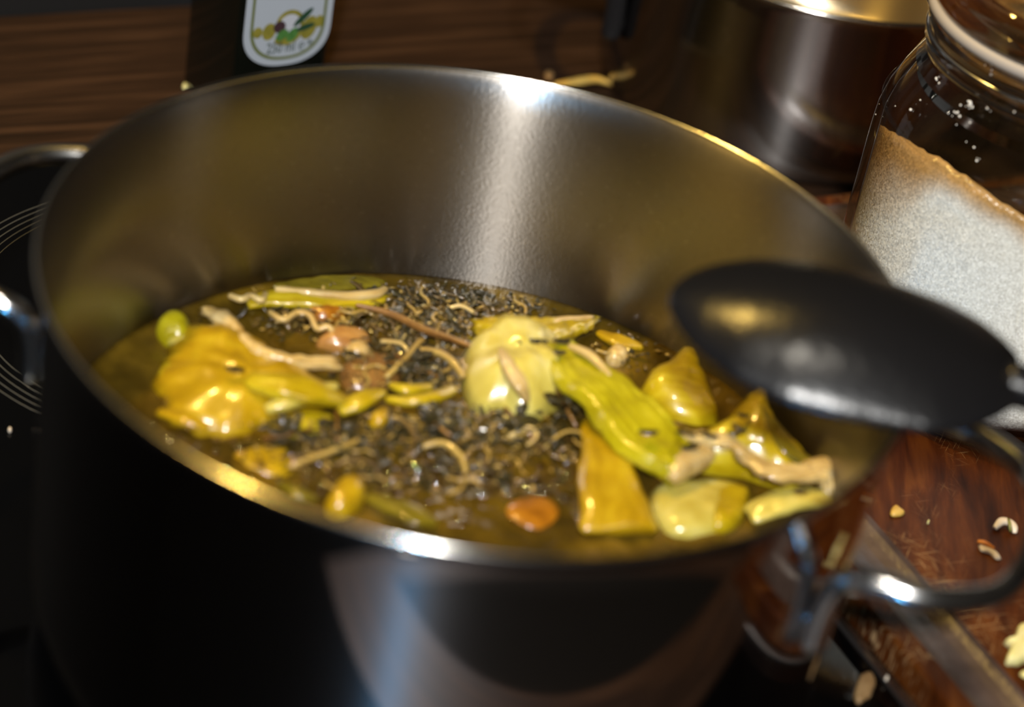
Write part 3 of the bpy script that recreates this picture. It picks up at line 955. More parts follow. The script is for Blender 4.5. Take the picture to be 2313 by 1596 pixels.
# clouds of flakes: (centre px, spread px, count)
clouds = [((720, 720), (110, 34), 24), ((900, 680), (120, 30), 32), ((960, 740), (110, 45), 40), ((900, 830), (100, 45), 36), ((1000, 845), (55, 50), 14),
          ((1130, 690), (110, 18), 12), ((720, 1000), (110, 40), 28), ((900, 985), (130, 45), 36), ((1080, 990), (120, 50), 40),
          ((1240, 1000), (70, 40), 14), ((820, 1080), (120, 30), 12), ((1420, 790), (70, 30), 7), ((1060, 1080), (140, 40), 10)]
rr = random.Random(11)
GF = 'herb flakes floating in the broth'
LF = 'tiny herb flake floating loose in the broth, of many alike'
for (c, s, n) in clouds:
    for _ in range(n):
        x, y = rr.gauss(c[0], s[0] * 0.6), rr.gauss(c[1], s[1] * 0.6)
        p = at(x, y, ZL + 0.0012)
        if math.hypot(p.x, p.y) > 0.111:
            continue
        o = bpy.data.objects.new('herb_flake', vmesh[rr.randrange(8)])
        COL.objects.link(o)
        o.location = p + Vector((0, 0, rr.uniform(-0.0004, 0.0028)))
        o.rotation_euler = (rr.uniform(-0.6, 0.6), rr.uniform(-0.6, 0.6), rr.random() * 6.28)
        k = rr.uniform(0.7, 1.25); o.scale = (k, k, k)
        tag(o, LF, 'herb', GF)
# flakes lying on the vegetables
FLB = ['left of a pair on the top of the pale bulb', 'left of the pale bulb top, farthest from the stalk', 'where the pale bulb meets the long stalk', 'on the upper end of the long yellow green stalk', 'on the lower half of the long yellow green stalk', 'on the cream cut end of the long stalk', 'just above the cream cut end of the long stalk', 'on the cream ridge of the frayed fan piece', 'in the middle of the frayed fan piece', 'at the tip of the frayed fan piece', 'below the tip of the frayed fan piece', 'near the right end of the frayed fan piece', 'on the large amber piece at the left']
for fi, (x, y, z) in enumerate([(1215, 773, 0.0615), (1185, 772, 0.0615), (1268, 772, 0.062), (1265, 792, 0.064), (1465, 978, 0.0655), (1560, 1010, 0.062), (1550, 980, 0.061), (1600, 985, 0.0625), (1670, 965, 0.0655), (1680, 935, 0.066), (1660, 975, 0.0655), (1812, 1105, 0.0625), (530, 835, 0.0590)]):
    o = bpy.data.objects.new('herb_flake', vmesh[rr.choice((1, 2, 4, 5, 7))])
    COL.objects.link(o)
    o.location = at(x, y, z)
    o.rotation_euler = (0, rr.uniform(-0.2, 0.2), rr.uniform(-0.4, 0.6))
    tag(o, 'dark herb flake ' + FLB[fi], 'herb', 'herb flakes stuck on the vegetables')
GS = 'bits of herb stem in the broth'
for (c, s, n) in clouds:
    for _ in range(max(2, n // 5)):
        x, y = rr.gauss(c[0], s[0] * 0.6), rr.gauss(c[1], s[1] * 0.6)
        p = at(x, y, ZL + 0.002)
        if math.hypot(p.x, p.y) > 0.108:
            continue
        o = bpy.data.objects.new('stem_bit', svars[rr.randrange(4)])
        COL.objects.link(o)
        o.location = p + Vector((0, 0, rr.uniform(0, 0.0020)))
        o.rotation_euler = (0, rr.uniform(-0.25, 0.25), rr.random() * 6.28)
        tag(o, 'thin tan bit of herb stem floating among the flakes, of many alike', 'herb', GS)

# the finest crumbs of herb between them, too many and too small to count
vs_, fs_, mi_ = [], [], []
for (c, sd, n) in clouds:
    for _ in range(n * 9):
        x, y = rr.gauss(c[0], sd[0] * 0.75), rr.gauss(c[1], sd[1] * 0.75)
        p = at(x, y, ZL + 0.0012)
        if math.hypot(p.x, p.y) > 0.1135:
            continue
        p.z += rr.uniform(-0.0006, 0.0016)
        a = rr.random() * 6.28
        L, Wd = rr.uniform(0.0006, 0.0019), rr.uniform(0.0003, 0.0008)
        u = Vector((math.cos(a), math.sin(a), rr.uniform(-0.4, 0.4))); v = Vector((-math.sin(a), math.cos(a), rr.uniform(-0.4, 0.4)))
        w = Vector((0, 0, 0.00025))
        b = len(vs_)
        for q in (p - u * L, p - v * Wd, p + u * L, p + v * Wd, p + w):
            vs_.append(q)
        fs_ += [(b, b + 1, b + 4), (b + 1, b + 2, b + 4), (b + 2, b + 3, b + 4), (b + 3, b, b + 4), (b + 3, b + 2, b + 1, b)]
        k = rr.choice((0, 0, 0, 1, 1, 2))
        mi_ += [k] * 5
me = bpy.data.meshes.new('herb_specks'); me.from_pydata(vs_, [], fs_)
for k in ('herb', 'herb2', 'stem'): me.materials.append(MT[k])
me.polygons.foreach_set('material_index', mi_)
o = bpy.data.objects.new('herb_specks', me); COL.objects.link(o)
tag(o, 'fine dark and tan herb specks strewn over the broth', 'herb', kind='stuff')

# longer strands lying among the flakes; pale arcs stand in for bubble highlights
for (path, w, mt, lb) in [
    ([(655, 1052, 0.0500), (730, 1025, 0.0520), (815, 992, 0.0515)], 0.0013, 'stem', 'long straight tan strand among the front herb flakes'),
    ([(820, 940, 0.0510), (905, 948, 0.0525), (935, 985, 0.0520), (925, 1030, 0.0505)], 0.0014, 'herb2', 'hooked tan strand left of the middle of the front herb flakes'),
    ([(955, 1008, 0.0510), (1000, 1000, 0.0530), (1040, 1030, 0.0525), (1052, 1068, 0.0505)], 0.0015, 'stem', 'pale tan arc for a bubble highlight in the middle of the front herb flakes'),
    ([(1228, 1012, 0.0505), (1275, 975, 0.0530), (1325, 978, 0.0525)], 0.0013, 'stem', 'pale tan arc for a bubble highlight left of the wide amber leaf'),
    ([(1005, 700, 0.0505), (1040, 690, 0.0520), (1070, 705, 0.0505)], 0.0011, 'food_cream', 'short cream arc for a bubble highlight behind the twig, near the back wall'),
    ([(1150, 985, 0.0510), (1195, 965, 0.0530), (1212, 985, 0.0525), (1190, 1005, 0.0505)], 0.0011, 'food_cream', 'small curled cream arc for a bubble highlight below the pale bulb'),
    ([(860, 770, 0.0505), (905, 775, 0.0520), (925, 800, 0.0510)], 0.0010, 'food_cream', 'short cream arc for a bubble highlight under the middle of the brown twig'),
    ([(760, 1050, 0.0500), (800, 1035, 0.0515), (850, 1050, 0.0500)], 0.0012, 'herb2', 'short tan strand in front of the long straight one')]:
    o = obj('strand_and_glint', tube(catmull(pxz(path), 6), w * 0.62, 8, flat=0.6), MT[mt])
    tag(o, lb, 'herb', 'strands and bubble highlight arcs among the herb flakes')

# bubbles
bm = bmesh.new()
bmesh.ops.create_uvsphere(bm, u_segments=20, v_segments=12, radius=1)
bmesh.ops.bisect_plane(bm, geom=list(bm.verts) + list(bm.edges) + list(bm.faces), plane_co=(0, 0, -0.25), plane_no=(0, 0, -1), clear_outer=True)
bub = bpy.data.meshes.new('bubble'); bm.to_mesh(bub); bm.free()
bub.materials.append(MT['bubble'])
for p in bub.polygons: p.use_smooth = True
GB = 'bubbles on the simmering broth'
bl = [(950, 1040, 0.0060), (1280, 1010, 0.0070), (990, 1075, 0.0055), (1090, 1100, 0.005), (880, 1110, 0.0035), (800, 725, 0.0035), (770, 722, 0.003)]
for _ in range(230):
    c, s = rr.choice([((950, 1050), (170, 50)), ((1150, 1120), (160, 50)), ((760, 720), (110, 30)), ((1250, 1080), (100, 60)), ((600, 1040), (120, 40)), ((420, 930), (60, 40)), ((1040, 660), (150, 12)), ((900, 800), (140, 50))])
    bl.append((rr.gauss(c[0], s[0] * 0.7), rr.gauss(c[1], s[1] * 0.7), rr.choice((0.0010, 0.0014, 0.0018, 0.0024, 0.0032))))
BLB = ['large clear bubble in the middle of the front herb flakes', 'largest clear bubble, beside the lower end of the wide amber leaf', 'large clear bubble just in front of the middle one', 'clear bubble above the soft orange carrot piece', 'clear bubble right of the smooth yellow cube', 'bright bubble beside the small orange piece at the back', 'bubble touching the bright one at the back']
for bi, (x, y, r) in enumerate(bl):
    p = at(x, y, ZL)
    if math.hypot(p.x, p.y) > 0.1145 - r:
        continue
    o = bpy.data.objects.new('bubble', bub)
    COL.objects.link(o)
    o.location = p
    o.scale = (r, r, r * 0.36)
    tag(o, BLB[bi] if bi < 7 else 'small clear bubble on the simmering broth, of many alike', 'bubble', GB)

# ------------------------------------------------------------------ serving spoon on the pot rim
sp = empty('serving_spoon', (0.0, 0.0, 0.0))
tag(sp, 'black nylon serving spoon resting across the right rim of the pot', 'spoon')
tip = at(1512, 672, 0.1330)
neck = at(2300, 868, 0.1330)
A = (neck - tip).normalized()
Bv = Vector((0, 0, 1)).cross(A).normalized()
LB = (neck - tip).length
bm = bmesh.new()
NS_, NV = 28, 16
grid = []
def spoon_w(s):
    ks = [(0.0, 0.0), (0.03, 0.0125), (0.10, 0.0225), (0.22, 0.0315), (0.38, 0.0360), (0.52, 0.0362), (0.66, 0.0350), (0.78, 0.0338), (0.88, 0.0285), (0.95, 0.0205), (1.0, 0.0120)]
    for (a, wa), (b, wb) in zip(ks, ks[1:]):
        if s <= b:
            t = (s - a) / (b - a)
            return wa + (wb - wa) * t
    return ks[-1][1]
for i in range(NS_ + 1):
    s = (i / NS_)
    s = s * s * (3 - 2 * s) * 0.35 + s * 0.65
    w = max(spoon_w(s), 0.002)
    dep = 0.0165 * (math.sin(math.pi * min(1, s * 1.02 + 0.0)) ** 0.8 if s < 0.98 else 0) + 0.001
    row = []
    for j in range(NV + 1):
        v = -1 + 2 * j / NV
        z = dep * (1 - abs(v) ** 2.3) - 0.004 * math.sin(math.pi * s)
        row.append(bm.verts.new(tip + A * (s * LB) + Bv * (v * w * (1.0 if v > 0 else 0.88)) + Vector((0, 0, z))))
    grid.append(row)
for i in range(NS_):
    for j in range(NV):
        bm.faces.new((grid[i][j], grid[i + 1][j], grid[i + 1][j + 1], grid[i][j + 1]))
obj('bowl', bm, MT['black_plastic'], sp, solid=0.0024, sub=1)
hp = [neck - A * 0.004 + Vector((0, 0, -0.0005)), neck + A * 0.02, neck + A * 0.06 + Vector((0, 0, 0.004)), neck + A * 0.12 + Vector((0, 0, 0.008)), neck + A * 0.19 + Vector((0, 0, 0.008))]
obj('handle', tube(catmull(hp, 6), [0.0062] * 8 + [0.0068] * 12 + [0.0082] * 5, 14, flat=1.0), MT['black_plastic'], sp)

# ------------------------------------------------------------------ saucepan behind
PC = (0.1213, 0.4000)
pan = empty('saucepan', (PC[0], PC[1], 0))
tag(pan, 'brushed steel saucepan standing behind the pot beside the glass jar', 'saucepan')
pr = 0.092
po = [(0.0, 0.0002), (0.080, 0.0002), (0.0855, 0.0022), (0.0885, 0.0065), (0.0892, 0.012), (0.0894, 0.030), (0.0896, 0.050), (0.0898, 0.076), (0.0906, 0.0792), (0.0910, 0.0802)]
pi_ = [(0.0902, 0.0806), (0.0886, 0.0792), (0.0883, 0.070), (0.0880, 0.030), (0.0875, 0.010), (0.084, 0.0045), (0.076, 0.003), (0.0, 0.003)]
bm = lathe(po + pi_, 128, mats=[0] * (len(po) - 1) + [1] * len(pi_))
obj('pan_wall', bm, [MT['pan_out'], MT['pan_in']], pan)
bm = torus_bm(0.0904, 0.0011, 0.0802, seg=128, ts=10)
obj('rolled_rim', bm, MT['steel_rim'], pan)
loop_handle(pan, 0.0896, 181, 22, 0.028, 0.058, 0.042, 0.0045, mat=MT['black_metal'])

# ------------------------------------------------------------------ cutting board
BZ = 0.012
bd = empty('cutting_board', E1 * 0.33 + E2 * 0.02)
tag(bd, 'scratched red brown wooden cutting board with a juice groove under the jar', 'cutting board')
b1a, b1b, b2a, b2b = 0.1318, 0.58, -0.195, 0.185
ga, gb = 0.0075, 0.0265
gd = 0.0045
def fr(e1, e2, z):
    p = E1 * e1 + E2 * e2
    return Vector((p.x, p.y, z)) - bd.location
bm = bmesh.new()
def rect(ins, z, m=None):
    return [bm.verts.new(fr(b1a + ins, b2a + ins, z)), bm.verts.new(fr(b1b - ins, b2a + ins, z)), bm.verts.new(fr(b1b - ins, b2b - ins, z)), bm.verts.new(fr(b1a + ins, b2b - ins, z))]
loops = [rect(0.001, 0.0), rect(0, 0.001), rect(0, BZ - 0.0015), rect(0.0004, BZ - 0.0004), rect(0.0015, BZ), rect(ga - 0.001, BZ)]
gl = []
for k in range(9):
    a = math.pi * k / 8
    gl.append((ga + (gb - ga) * (1 - math.cos(a)) / 2, BZ - gd * math.sin(a)))
for ins, z in gl:
    loops.append(rect(ins, z))
loops.append(rect(gb + 0.001, BZ))
for i, (a, b) in enumerate(zip(loops, loops[1:])):
    for k in range(4):
        f = bm.faces.new((a[k], b[k], b[(k + 1) % 4], a[(k + 1) % 4]))
        f.material_index = 1 if 6 <= i < 6 + 8 else 0
bm.faces.new(loops[-1]); bm.faces.new(loops[0][::-1])
bo = obj('board_slab', bm, [MT['board'], MT['groove']], bd, smooth=False)
bd_rot = ROT30

# ------------------------------------------------------------------ sugar jar
JC = Vector((0.183, 0.1819))
JR = 0.060
jar = empty('sugar_jar', (JC.x, JC.y, BZ))
tag(jar, 'clip top glass jar with a white seal, half full of sugar', 'jar')
JB = 0.0
th = 0.0028
def J(z): return z - BZ
outp = [(0.0, J(0.0135)), (0.040, J(0.0130)), (0.050, J(0.0122)), (0.0545, J(0.0128)), (0.0565, J(0.0150)), (0.0562, J(0.0172)), (0.0572, J(0.0185)), (0.0578, J(0.021)), (0.0590, J(0.0235)), (0.0597, J(0.029)), (0.0600, J(0.040)),
        (0.0600, J(0.098)), (0.0594, J(0.106)), (0.0575, J(0.1135)), (0.0545, J(0.1205)), (0.0515, J(0.1265)), (0.0495, J(0.1310)),
        (0.0490, J(0.1335)), (0.0502, J(0.1350)), (0.0510, J(0.1362)), (0.0500, J(0.1378)), (0.0492, J(0.1395)), (0.0500, J(0.1415)), (0.0515, J(0.1430)), (0.0520, J(0.1450)), (0.0514, J(0.1475))]
inp = [(0.0480, J(0.1475)), (0.0462, J(0.1400)), (0.0462, J(0.1310)), (0.0500, J(0.1220)), (0.0545, J(0.1130)), (0.0568, J(0.105)), (0.0572, J(0.098)), (0.0572, J(0.040)), (0.0567, J(0.026)), (0.054, J(0.0195)), (0.045, J(0.0180)), (0.0, J(0.0190))]
outp = [(0.0, J(0.0135))] + [(r, max(z, 0.0002)) for r, z in outp[1:]]
bm = lathe(outp + inp, 144)
for f in bm.faces:
    if f.calc_center_median().z > J(0.1255): f.material_index = 1
obj('glass_body', bm, [MT['glass'], MT['thick_glass']], jar)
# shoulder line moulded in the glass
obj('moulded_ring', torus_bm(0.0586, 0.0007, J(0.1100), seg=128), MT['glass'], jar)
# seal and lid
bm = lathe([(0.0478, J(0.1477)), (0.0528, J(0.1477)), (0.0534, J(0.1490)), (0.0534, J(0.1502)), (0.0528, J(0.1515)), (0.0478, J(0.1515)), (0.0478, J(0.1477))], 128)
bmesh.ops.remove_doubles(bm, verts=bm.verts, dist=1e-6)
obj('rubber_seal', bm, MT['gasket'], jar)
lp = [(0.0470, J(0.1516)), (0.0515, J(0.1516)), (0.0524, J(0.1535)), (0.0520, J(0.1560)), (0.0508, J(0.1575)), (0.0502, J(0.1590)), (0.0508, J(0.1605)), (0.0505, J(0.1630)), (0.0490, J(0.1648)), (0.0460, J(0.1655)), (0.0440, J(0.1640)), (0.0400, J(0.1620)), (0.0, J(0.1625)),]
li = [(0.0, J(0.1590)), (0.0400, J(0.1585)), (0.0440, J(0.1560)), (0.0455, J(0.1516)), (0.0470, J(0.1516))]
obj('glass_lid', lathe(lp + li, 128), MT['thick_glass'], jar)
obj('wire_band', torus_bm(0.0507, 0.0009, J(0.1396), seg=128), MT['steel_rod'], jar)
# wire bail at the left of the neck and over the lid
def JP(a, r, z): return (r * math.cos(R_(a)), r * math.sin(R_(a)), J(z))
bail = catmull([JP(158, 0.0520, 0.1396), JP(158, 0.0555, 0.1450), JP(158, 0.0560, 0.1530), JP(158, 0.0535, 0.1610), JP(160, 0.040, 0.1675), JP(200, 0.004, 0.1682), JP(334, 0.040, 0.1675), JP(338, 0.0535, 0.1610), JP(338, 0.0555, 0.1450), JP(338, 0.0520, 0.1396)], 8)
obj('wire_bail', tube(bail, 0.0011, 8), MT['steel_rod'], jar)

# sugar heap inside the jar: its top slopes down towards the back
def hitcyl(px_, py_, Rr):
    d = CW + CX * ((px_ - 1156.5) / FPX) - CU * ((py_ - 798.0) / FPX)
    ox, oy = CAM.x - JC.x, CAM.y - JC.y
    a = d.x * d.x + d.y * d.y; b = 2 * (ox * d.x + oy * d.y); c = ox * ox + oy * oy - Rr * Rr
    t = (-b - math.sqrt(max(0, b * b - 4 * a * c))) / (2 * a)
    return CAM + d * t, d
SR = 0.0566
q1, d1 = hitcyl(1990, 283, SR)
q2, d2 = hitcyl(2313, 492, SR)
dv = (d1 + d2).normalized() + Vector((0, 0, -0.02))
nrm = (q2 - q1).cross(dv).normalized()
if nrm.z < 0: nrm = -nrm
def topz(x, y):
    z = q1.z - ((x - q1.x) * nrm.x + (y - q1.y) * nrm.y) / nrm.z
    return min(0.120, max(0.035, z + 0.0012 * noise.noise(Vector((x * 120, y * 120, 0))) + 0.0005 * noise.noise(Vector((x * 500, y * 500, 2)))))
bm = bmesh.new()
seg, nr, nh = 144, 30, 30
def srad(z):
    if z > 0.105: return SR - (z - 0.105) * 0.35
    if z < 0.026: return SR - (0.026 - z) * 0.6
    return SR
rings = []
for i in range(nr + 1):
    r = SR * i / nr
    ring = []
    for k in range(seg):
        a = 2 * math.pi * k / seg
        x, y = JC.x + r * math.cos(a), JC.y + r * math.sin(a)
        z = topz(x, y)
        f = srad(z) / SR
        x, y = JC.x + (x - JC.x) * f, JC.y + (y - JC.y) * f
        ring.append(Vector((x, y, z)))
    rings.append(ring)
def loc(v): return v - Vector((JC.x, JC.y, BZ))
cv = bm.verts.new(loc(Vector((JC.x, JC.y, topz(JC.x, JC.y)))))
prev = None
for i in range(1, nr + 1):
    vs = [bm.verts.new(loc(p)) for p in rings[i]]
    for k in range(seg):
        k2 = (k + 1) % seg
        if prev is None: bm.faces.new((cv, vs[k], vs[k2]))
        else: bm.faces.new((prev[k], vs[k], vs[k2], prev[k2]))
    prev = vs
for i in range(1, nh + 1):
    vs = []
    for k in range(seg):
        zt = rings[-1][k].z
        z = zt + (0.0200 - zt) * i / nh
        a = 2 * math.pi * k / seg
        r = srad(z)
        vs.append(bm.verts.new(loc(Vector((JC.x + r * math.cos(a), JC.y + r * math.sin(a), z)))))
    for k in range(seg):
        k2 = (k + 1) % seg
        bm.faces.new((prev[k], vs[k], vs[k2], prev[k2]))
    prev = vs
bm.faces.new(prev)
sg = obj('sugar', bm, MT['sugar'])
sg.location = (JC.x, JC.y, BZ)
# tan tint by attribute: thin under the surface, thicker towards the left of the jar
ca = sg.data.attributes.new('tan_band', 'FLOAT', 'POINT')
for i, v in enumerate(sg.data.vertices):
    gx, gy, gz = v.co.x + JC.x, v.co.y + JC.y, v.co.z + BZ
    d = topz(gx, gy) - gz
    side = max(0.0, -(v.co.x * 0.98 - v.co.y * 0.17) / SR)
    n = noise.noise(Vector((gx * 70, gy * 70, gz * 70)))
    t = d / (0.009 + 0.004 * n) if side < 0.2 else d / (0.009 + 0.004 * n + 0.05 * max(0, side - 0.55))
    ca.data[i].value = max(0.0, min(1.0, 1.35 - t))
tag(sg, 'white sugar heaped against the front of the glass jar', 'sugar', kind='stuff')
# grains sticking to the glass above the sugar
bm = bmesh.new()
rg = random.Random(9)
for (cx_, cy_, n, s) in [(2190, 238, 14, 9), (2160, 255, 9, 8), (2240, 135, 16, 9), (2115, 175, 5, 6), (2215, 360, 3, 6), (2260, 250, 6, 50), (2050, 250, 5, 30), (2215, 350, 5, 70)]:
    for _ in range(n):
        x, y = rg.gauss(cx_, s), rg.gauss(cy_, s)
        z_est = 0.11 if y > 180 else 0.14
        Rr = 0.0562 if y > 230 else 0.0500
        try:
            p, d = hitcyl(x, y, Rr)
        except ValueError:
            continue
        g = bmesh.ops.create_icosphere(bm, subdivisions=1, radius=rg.uniform(0.00016, 0.00050))
        bmesh.ops.translate(bm, vec=loc(p), verts=g['verts'])
o = obj('sugar_grains', bm, MT['sugar'], jar, smooth=False)
o['kind'] = 'stuff'

# ------------------------------------------------------------------ oil bottle
BA = R_(36)
ba = Vector((math.cos(BA), math.sin(BA), 0)); bb = Vector((-math.sin(BA), math.cos(BA), 0))
BN = Vector((-0.1105, 0.2690, 0))
bs = 0.0415
bc = BN + ba * bs / 2 + bb * 0.023
bb_w = 0.0475
bot = empty('oil_bottle', bc, BA)
tag(bot, 'dark square oil bottle with a white olive label behind the pot', 'bottle')
bm = bmesh.new()
def sq(h, wx, wy, cr, n=5):
    vs = []
    for (sx, sy, a0) in ((1, -1, -90), (1, 1, 0), (-1, 1, 90), (-1, -1, 180)):
        for k in range(n):
            a = R_(a0 + 90 * k / (n - 1))
            vs.append(bm.verts.new((sx * (wx / 2 - cr) + cr * math.cos(a), sy * (wy / 2 - cr) + cr * math.sin(a), h)))
    return vs
levels = [(0.0002, bs - 0.004, 0.042, 0.003), (0.0015, bs - 0.001, 0.045, 0.004), (0.004, bs, 0.046, 0.004), (0.125, bs, 0.046, 0.004), (0.137, 0.036, 0.038, 0.010), (0.146, 0.025, 0.025, 0.0115), (0.160, 0.0225, 0.0225, 0.0110), (0.186, 0.0220, 0.0220, 0.0108), (0.188, 0.0245, 0.0245, 0.012), (0.194, 0.0245, 0.0245, 0.012)]
prev = None
for l in levels:
    vs = sq(*l)
    if prev:
        for k in range(len(vs)):
            k2 = (k + 1) % len(vs)
            bm.faces.new((prev[k], vs[k], vs[k2], prev[k2]))
    else:
        bm.faces.new(vs[::-1])
    prev = vs
bm.faces.new(prev)
obj('glass_body', bm, MT['bottle'], bot, bevel=0.0006)
obj('screw_cap', lathe([(0.0, 0.194), (0.0135, 0.194), (0.0138, 0.196), (0.0138, 0.214), (0.0128, 0.2155), (0.0, 0.2155)], 40), MT['black_metal'], bot)
# the label lies on the face towards +x,-y of the bottle (local y = -0.023)
LX0, LX1, LZ0 = -bs / 2 + 0.0020, bs / 2 - 0.0012, 0.0302
def label_outline(ins, n=28):
    x0, x1 = LX0 + ins, LX1 - ins
    w = (x1 - x0) / 2; cx = (x0 + x1) / 2
    pts = []
    zb = LZ0 + ins
    hh = 0.0165 - ins * 0.4
    for k in range(n + 1):
        a = math.pi + math.pi * k / n
        ca, sa = math.cos(a), math.sin(a)
        pts.append((cx + w * math.copysign(abs(ca) ** 0.85, ca), zb + hh + hh * math.copysign(abs(sa) ** 0.85, sa)))
    pts += [(x1, 0.110 - ins), (x0, 0.110 - ins)]
    return pts
def plate(pts, y, t, mat, parent, name, smooth=False):
    bm = bmesh.new()
    f = bm.faces.new([bm.verts.new((x, y, z)) for x, z in pts])
    r = bmesh.ops.extrude_face_region(bm, geom=[f])
    bmesh.ops.translate(bm, vec=(0, t, 0), verts=[e for e in r['geom'] if isinstance(e, bmesh.types.BMVert)])
    return obj(name, bm, mat, parent, smooth=smooth)
lab = plate(label_outline(0), -0.0230, -0.00012, MT['label'], bot, 'paper_label')
lab['label'] = 'white label with an olive border and printed olives'
# border line: ring between two outlines
o1, o2 = label_outline(0.0027), label_outline(0.0039)
bm = bmesh.new()
va = [bm.verts.new((x, -0.02322, z)) for x, z in o1]; vb = [bm.verts.new((x, -0.02322, z)) for x, z in o2]
for k in range(len(va)):
    k2 = (k + 1) % len(va)
    bm.faces.new((va[k], va[k2], vb[k2], vb[k]))
obj('border_line', bm, MT['label_edge'], lab, smooth=False, solid=0.00006)


def oval(cx, cz, a, b, rot, mat, name, y, n=20):
    pts = []
    for k in range(n):
        t = 2 * math.pi * k / n
        x, z = a * math.cos(t), b * math.sin(t)
        pts.append((cx + x * math.cos(rot) - z * math.sin(rot), cz + x * math.sin(rot) + z * math.cos(rot)))
    return plate(pts, y, -0.00004, MT[mat], lab, name)


Y0 = -0.02318
def LP(x, z): return (x - bs / 2, z)
oval(-0.0127, 0.0460, 0.0021, 0.0024, 0, 'lb_gold', 'printed_olive', Y0)
oval(-0.0077, 0.0459, 0.0029, 0.0037, -0.2, 'lb_gold', 'printed_olive', Y0 - 0.00002)
oval(0.0012, 0.0485, 0.0062, 0.0060, 0, 'lb_gold', 'printed_wreath', Y0)
oval(0.0012, 0.0480, 0.0048, 0.0046, 0, 'lb_white', 'printed_wreath_gap', Y0 - 0.00004)
oval(0.0008, 0.0425, 0.0058, 0.0032, 0.2, 'lb_gold', 'printed_dish', Y0 - 0.00003)
oval(0.0098, 0.0458, 0.0034, 0.0052, -0.3, 'lb_gold', 'printed_olive', Y0 - 0.00001)
oval(0.0142, 0.0480, 0.0019, 0.0027, 0, 'lb_gold', 'printed_olive', Y0)
oval(-0.0033, 0.0475, 0.0027, 0.0026, 0.5, 'lb_purple', 'printed_dark_olive', Y0 - 0.00007)
oval(-0.0018, 0.0438, 0.0030, 0.0020, 0.7, 'lb_green', 'printed_green_olive', Y0 - 0.00009)
oval(0.0028, 0.0435, 0.0034, 0.0022, 0.9, 'lb_green', 'printed_green_olive', Y0 - 0.00010)
oval(0.0068, 0.0507, 0.0054, 0.0014, 0.75, 'lb_dark', 'printed_leaf', Y0 - 0.00011)
oval(0.0082, 0.0462, 0.0042, 0.0013, 0.25, 'lb_dark', 'printed_leaf', Y0 - 0.00011)


def lettering(txt, size, x, z, mat, align='CENTER', rot=0.0, sx=1.0):
    cu = bpy.data.curves.new('lettering', 'FONT')
    cu.body = txt; cu.size = size; cu.align_x = align
    cu.extrude = 0.00003; cu.offset = 0.00005
    tmp = bpy.data.objects.new('tmp_text', cu)
    COL.objects.link(tmp)
    dg = bpy.context.evaluated_depsgraph_get(); dg.update()
    me = bpy.data.meshes.new_from_object(tmp.evaluated_get(dg))
    bpy.data.objects.remove(tmp)
    me.materials.clear(); me.materials.append(MT[mat])
    o = bpy.data.objects.new('lettering', me)
    COL.objects.link(o)
    o.parent = lab
    o.location = (x, -0.02322, z)
    o.rotation_euler = (R_(90), 0, 0)
    o.scale = (sx, 1, 1)
    return o


lettering('250 ml \u212e', 0.0066, 0.0004, 0.0362, 'label_text', sx=0.70)
lettering('*', 0.0060, 0.0110, 0.0362, 'label_text')

# ------------------------------------------------------------------ scraps on the board, hob and worktop
def scrap(name, outline, z, h, mat, label, seed, rough=0.25, cat='food scrap', power=3.0, group=None):
    bm = blob_bm(px(outline, z + 0.0005), h, 0.00045, rings=5, power=power, seed=seed, rough=rough)
    o = obj(name, bm, MT[mat])
    tag(o, label, cat, group)
    return o


scrap('yellow_crumb', [(2012, 1150), (2022, 1142), (2034, 1150), (2044, 1158), (2036, 1166), (2018, 1167), (2010, 1160)], BZ, 0.0014, 'scrap_yellow', 'small yellow crumb on the cutting board near the pot', 81)
# white onion ring piece with a green thread across it
o = obj('onion_ring', stalk_bm([at(2247, 1193, BZ + 0.001), at(2262, 1178, BZ + 0.0022), at(2278, 1178, BZ + 0.0024), at(2290, 1190, BZ + 0.002), at(2291, 1204, BZ + 0.0008)], [0.0009, 0.0014, 0.0014, 0.0012, 0.0007], [0.0009, 0.0011, 0.0011, 0.001, 0.0006], seed=82), MT['scrap_white'])
tag(o, 'small curved white onion strip on the cutting board', 'food scrap')
obj('green_thread', tube([at(2277, 1172, BZ + 0.0030), at(2281, 1182, BZ + 0.0036), at(2282, 1194, BZ + 0.0022), at(2283, 1200, BZ + 0.0008)], 0.0006, 6), MT['scrap_green'], o)
o = scrap('carrot_shaving', [(2210, 1232), (2222, 1228), (2240, 1240), (2255, 1250), (2262, 1262), (2250, 1264), (2236, 1252), (2214, 1245)], BZ, 0.0012, 'scrap_white', 'white shaving with an orange edge on the cutting board', 83)
obj('orange_edge', stalk_bm([at(2208, 1222, BZ + 0.0016), at(2225, 1226, BZ + 0.002), at(2246, 1238, BZ + 0.0016)], [0.0005, 0.0009, 0.0004], [0.0005, 0.0007, 0.0004], seed=84), MT['scrap_orange'], o)
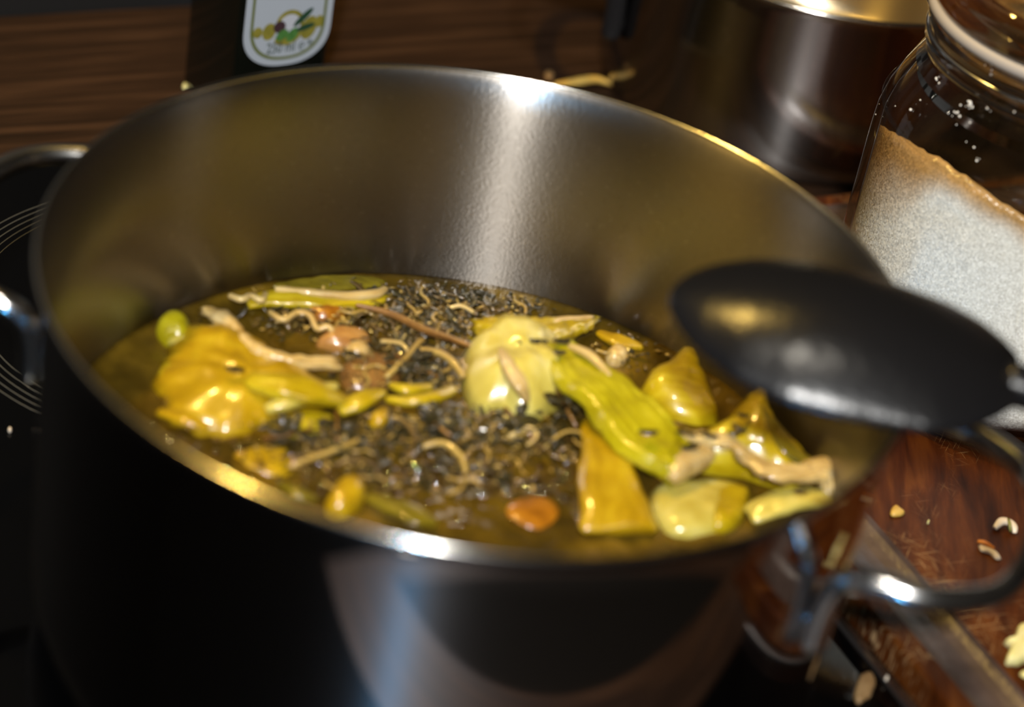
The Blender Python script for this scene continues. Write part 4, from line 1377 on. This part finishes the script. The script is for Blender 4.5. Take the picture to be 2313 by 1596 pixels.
scrap('garlic_scrap', [(2262, 1452), (2280, 1450), (2290, 1432), (2300, 1412), (2325, 1408), (2332, 1450), (2325, 1490), (2295, 1503), (2272, 1498), (2275, 1478), (2282, 1468)], BZ, 0.0035, 'scrap_pale', 'large jagged pale yellow scrap at the edge of the cutting board', 85, rough=0.35)
scrap('garlic_crumb', [(2302, 1522), (2318, 1515), (2330, 1524), (2318, 1532)], BZ, 0.0012, 'scrap_pale', 'tiny pale crumb beside the large jagged scrap', 86)
scrap('dry_leaf', [(1945, 1520), (1968, 1512), (1976, 1545), (1962, 1575), (1938, 1585), (1930, 1560)], 0.0002, 0.0012, 'scrap_tan', 'dry tan leaf scrap on the hob beside the steel trim', 87, rough=0.4)
for k, (x, y, s, mt, lb) in enumerate([(22, 972, 5, 'scrap_white', 'white speck on the black hob left of the pot'), (418, 196, 7, 'scrap_pale', 'pale crumb at the foot of the oil bottle'),
                                       (1240, 170, 10, 'scrap_tan', 'tan crumb on the worktop behind the pot'), (2096, 1180, 3, 'scrap_pale', 'tiny pale speck in the middle of the cutting board'),
                                       (2002, 1532, 5, 'scrap_white', 'pale speck at the hob trim')]):
    z = BZ if k == 3 else 0.0012 if k == 4 else 0.0
    scrap('crumb', [(x - s, y), (x - s * 0.3, y - s), (x + s, y - s * 0.4), (x + s * 0.8, y + s * 0.6), (x - s * 0.2, y + s)], z, 0.0012, mt, lb, 90 + k)
o = obj('onion_skin', stalk_bm([at(1255, 192, 0.0022), at(1310, 184, 0.0026), at(1350, 180, 0.0028), at(1385, 192, 0.0018)], [0.0012, 0.0018, 0.0016, 0.0006], [0.0012, 0.0016, 0.0014, 0.0006], seed=96), MT['scrap_yellow'])
tag(o, 'strip of golden onion skin on the worktop behind the pot', 'food scrap')
# scraps on the hob in front of the pot, mirrored in its side
o = scrap('pepper_scrap', [(1700, 1800), (1725, 1740), (1775, 1745), (1830, 1790), (1805, 1830), (1765, 1800), (1755, 1855), (1715, 1850)], 0.0002, 0.004, 'scrap_yellow', 'yellow scrap on the hob in front of the right handle', 97, rough=0.3)
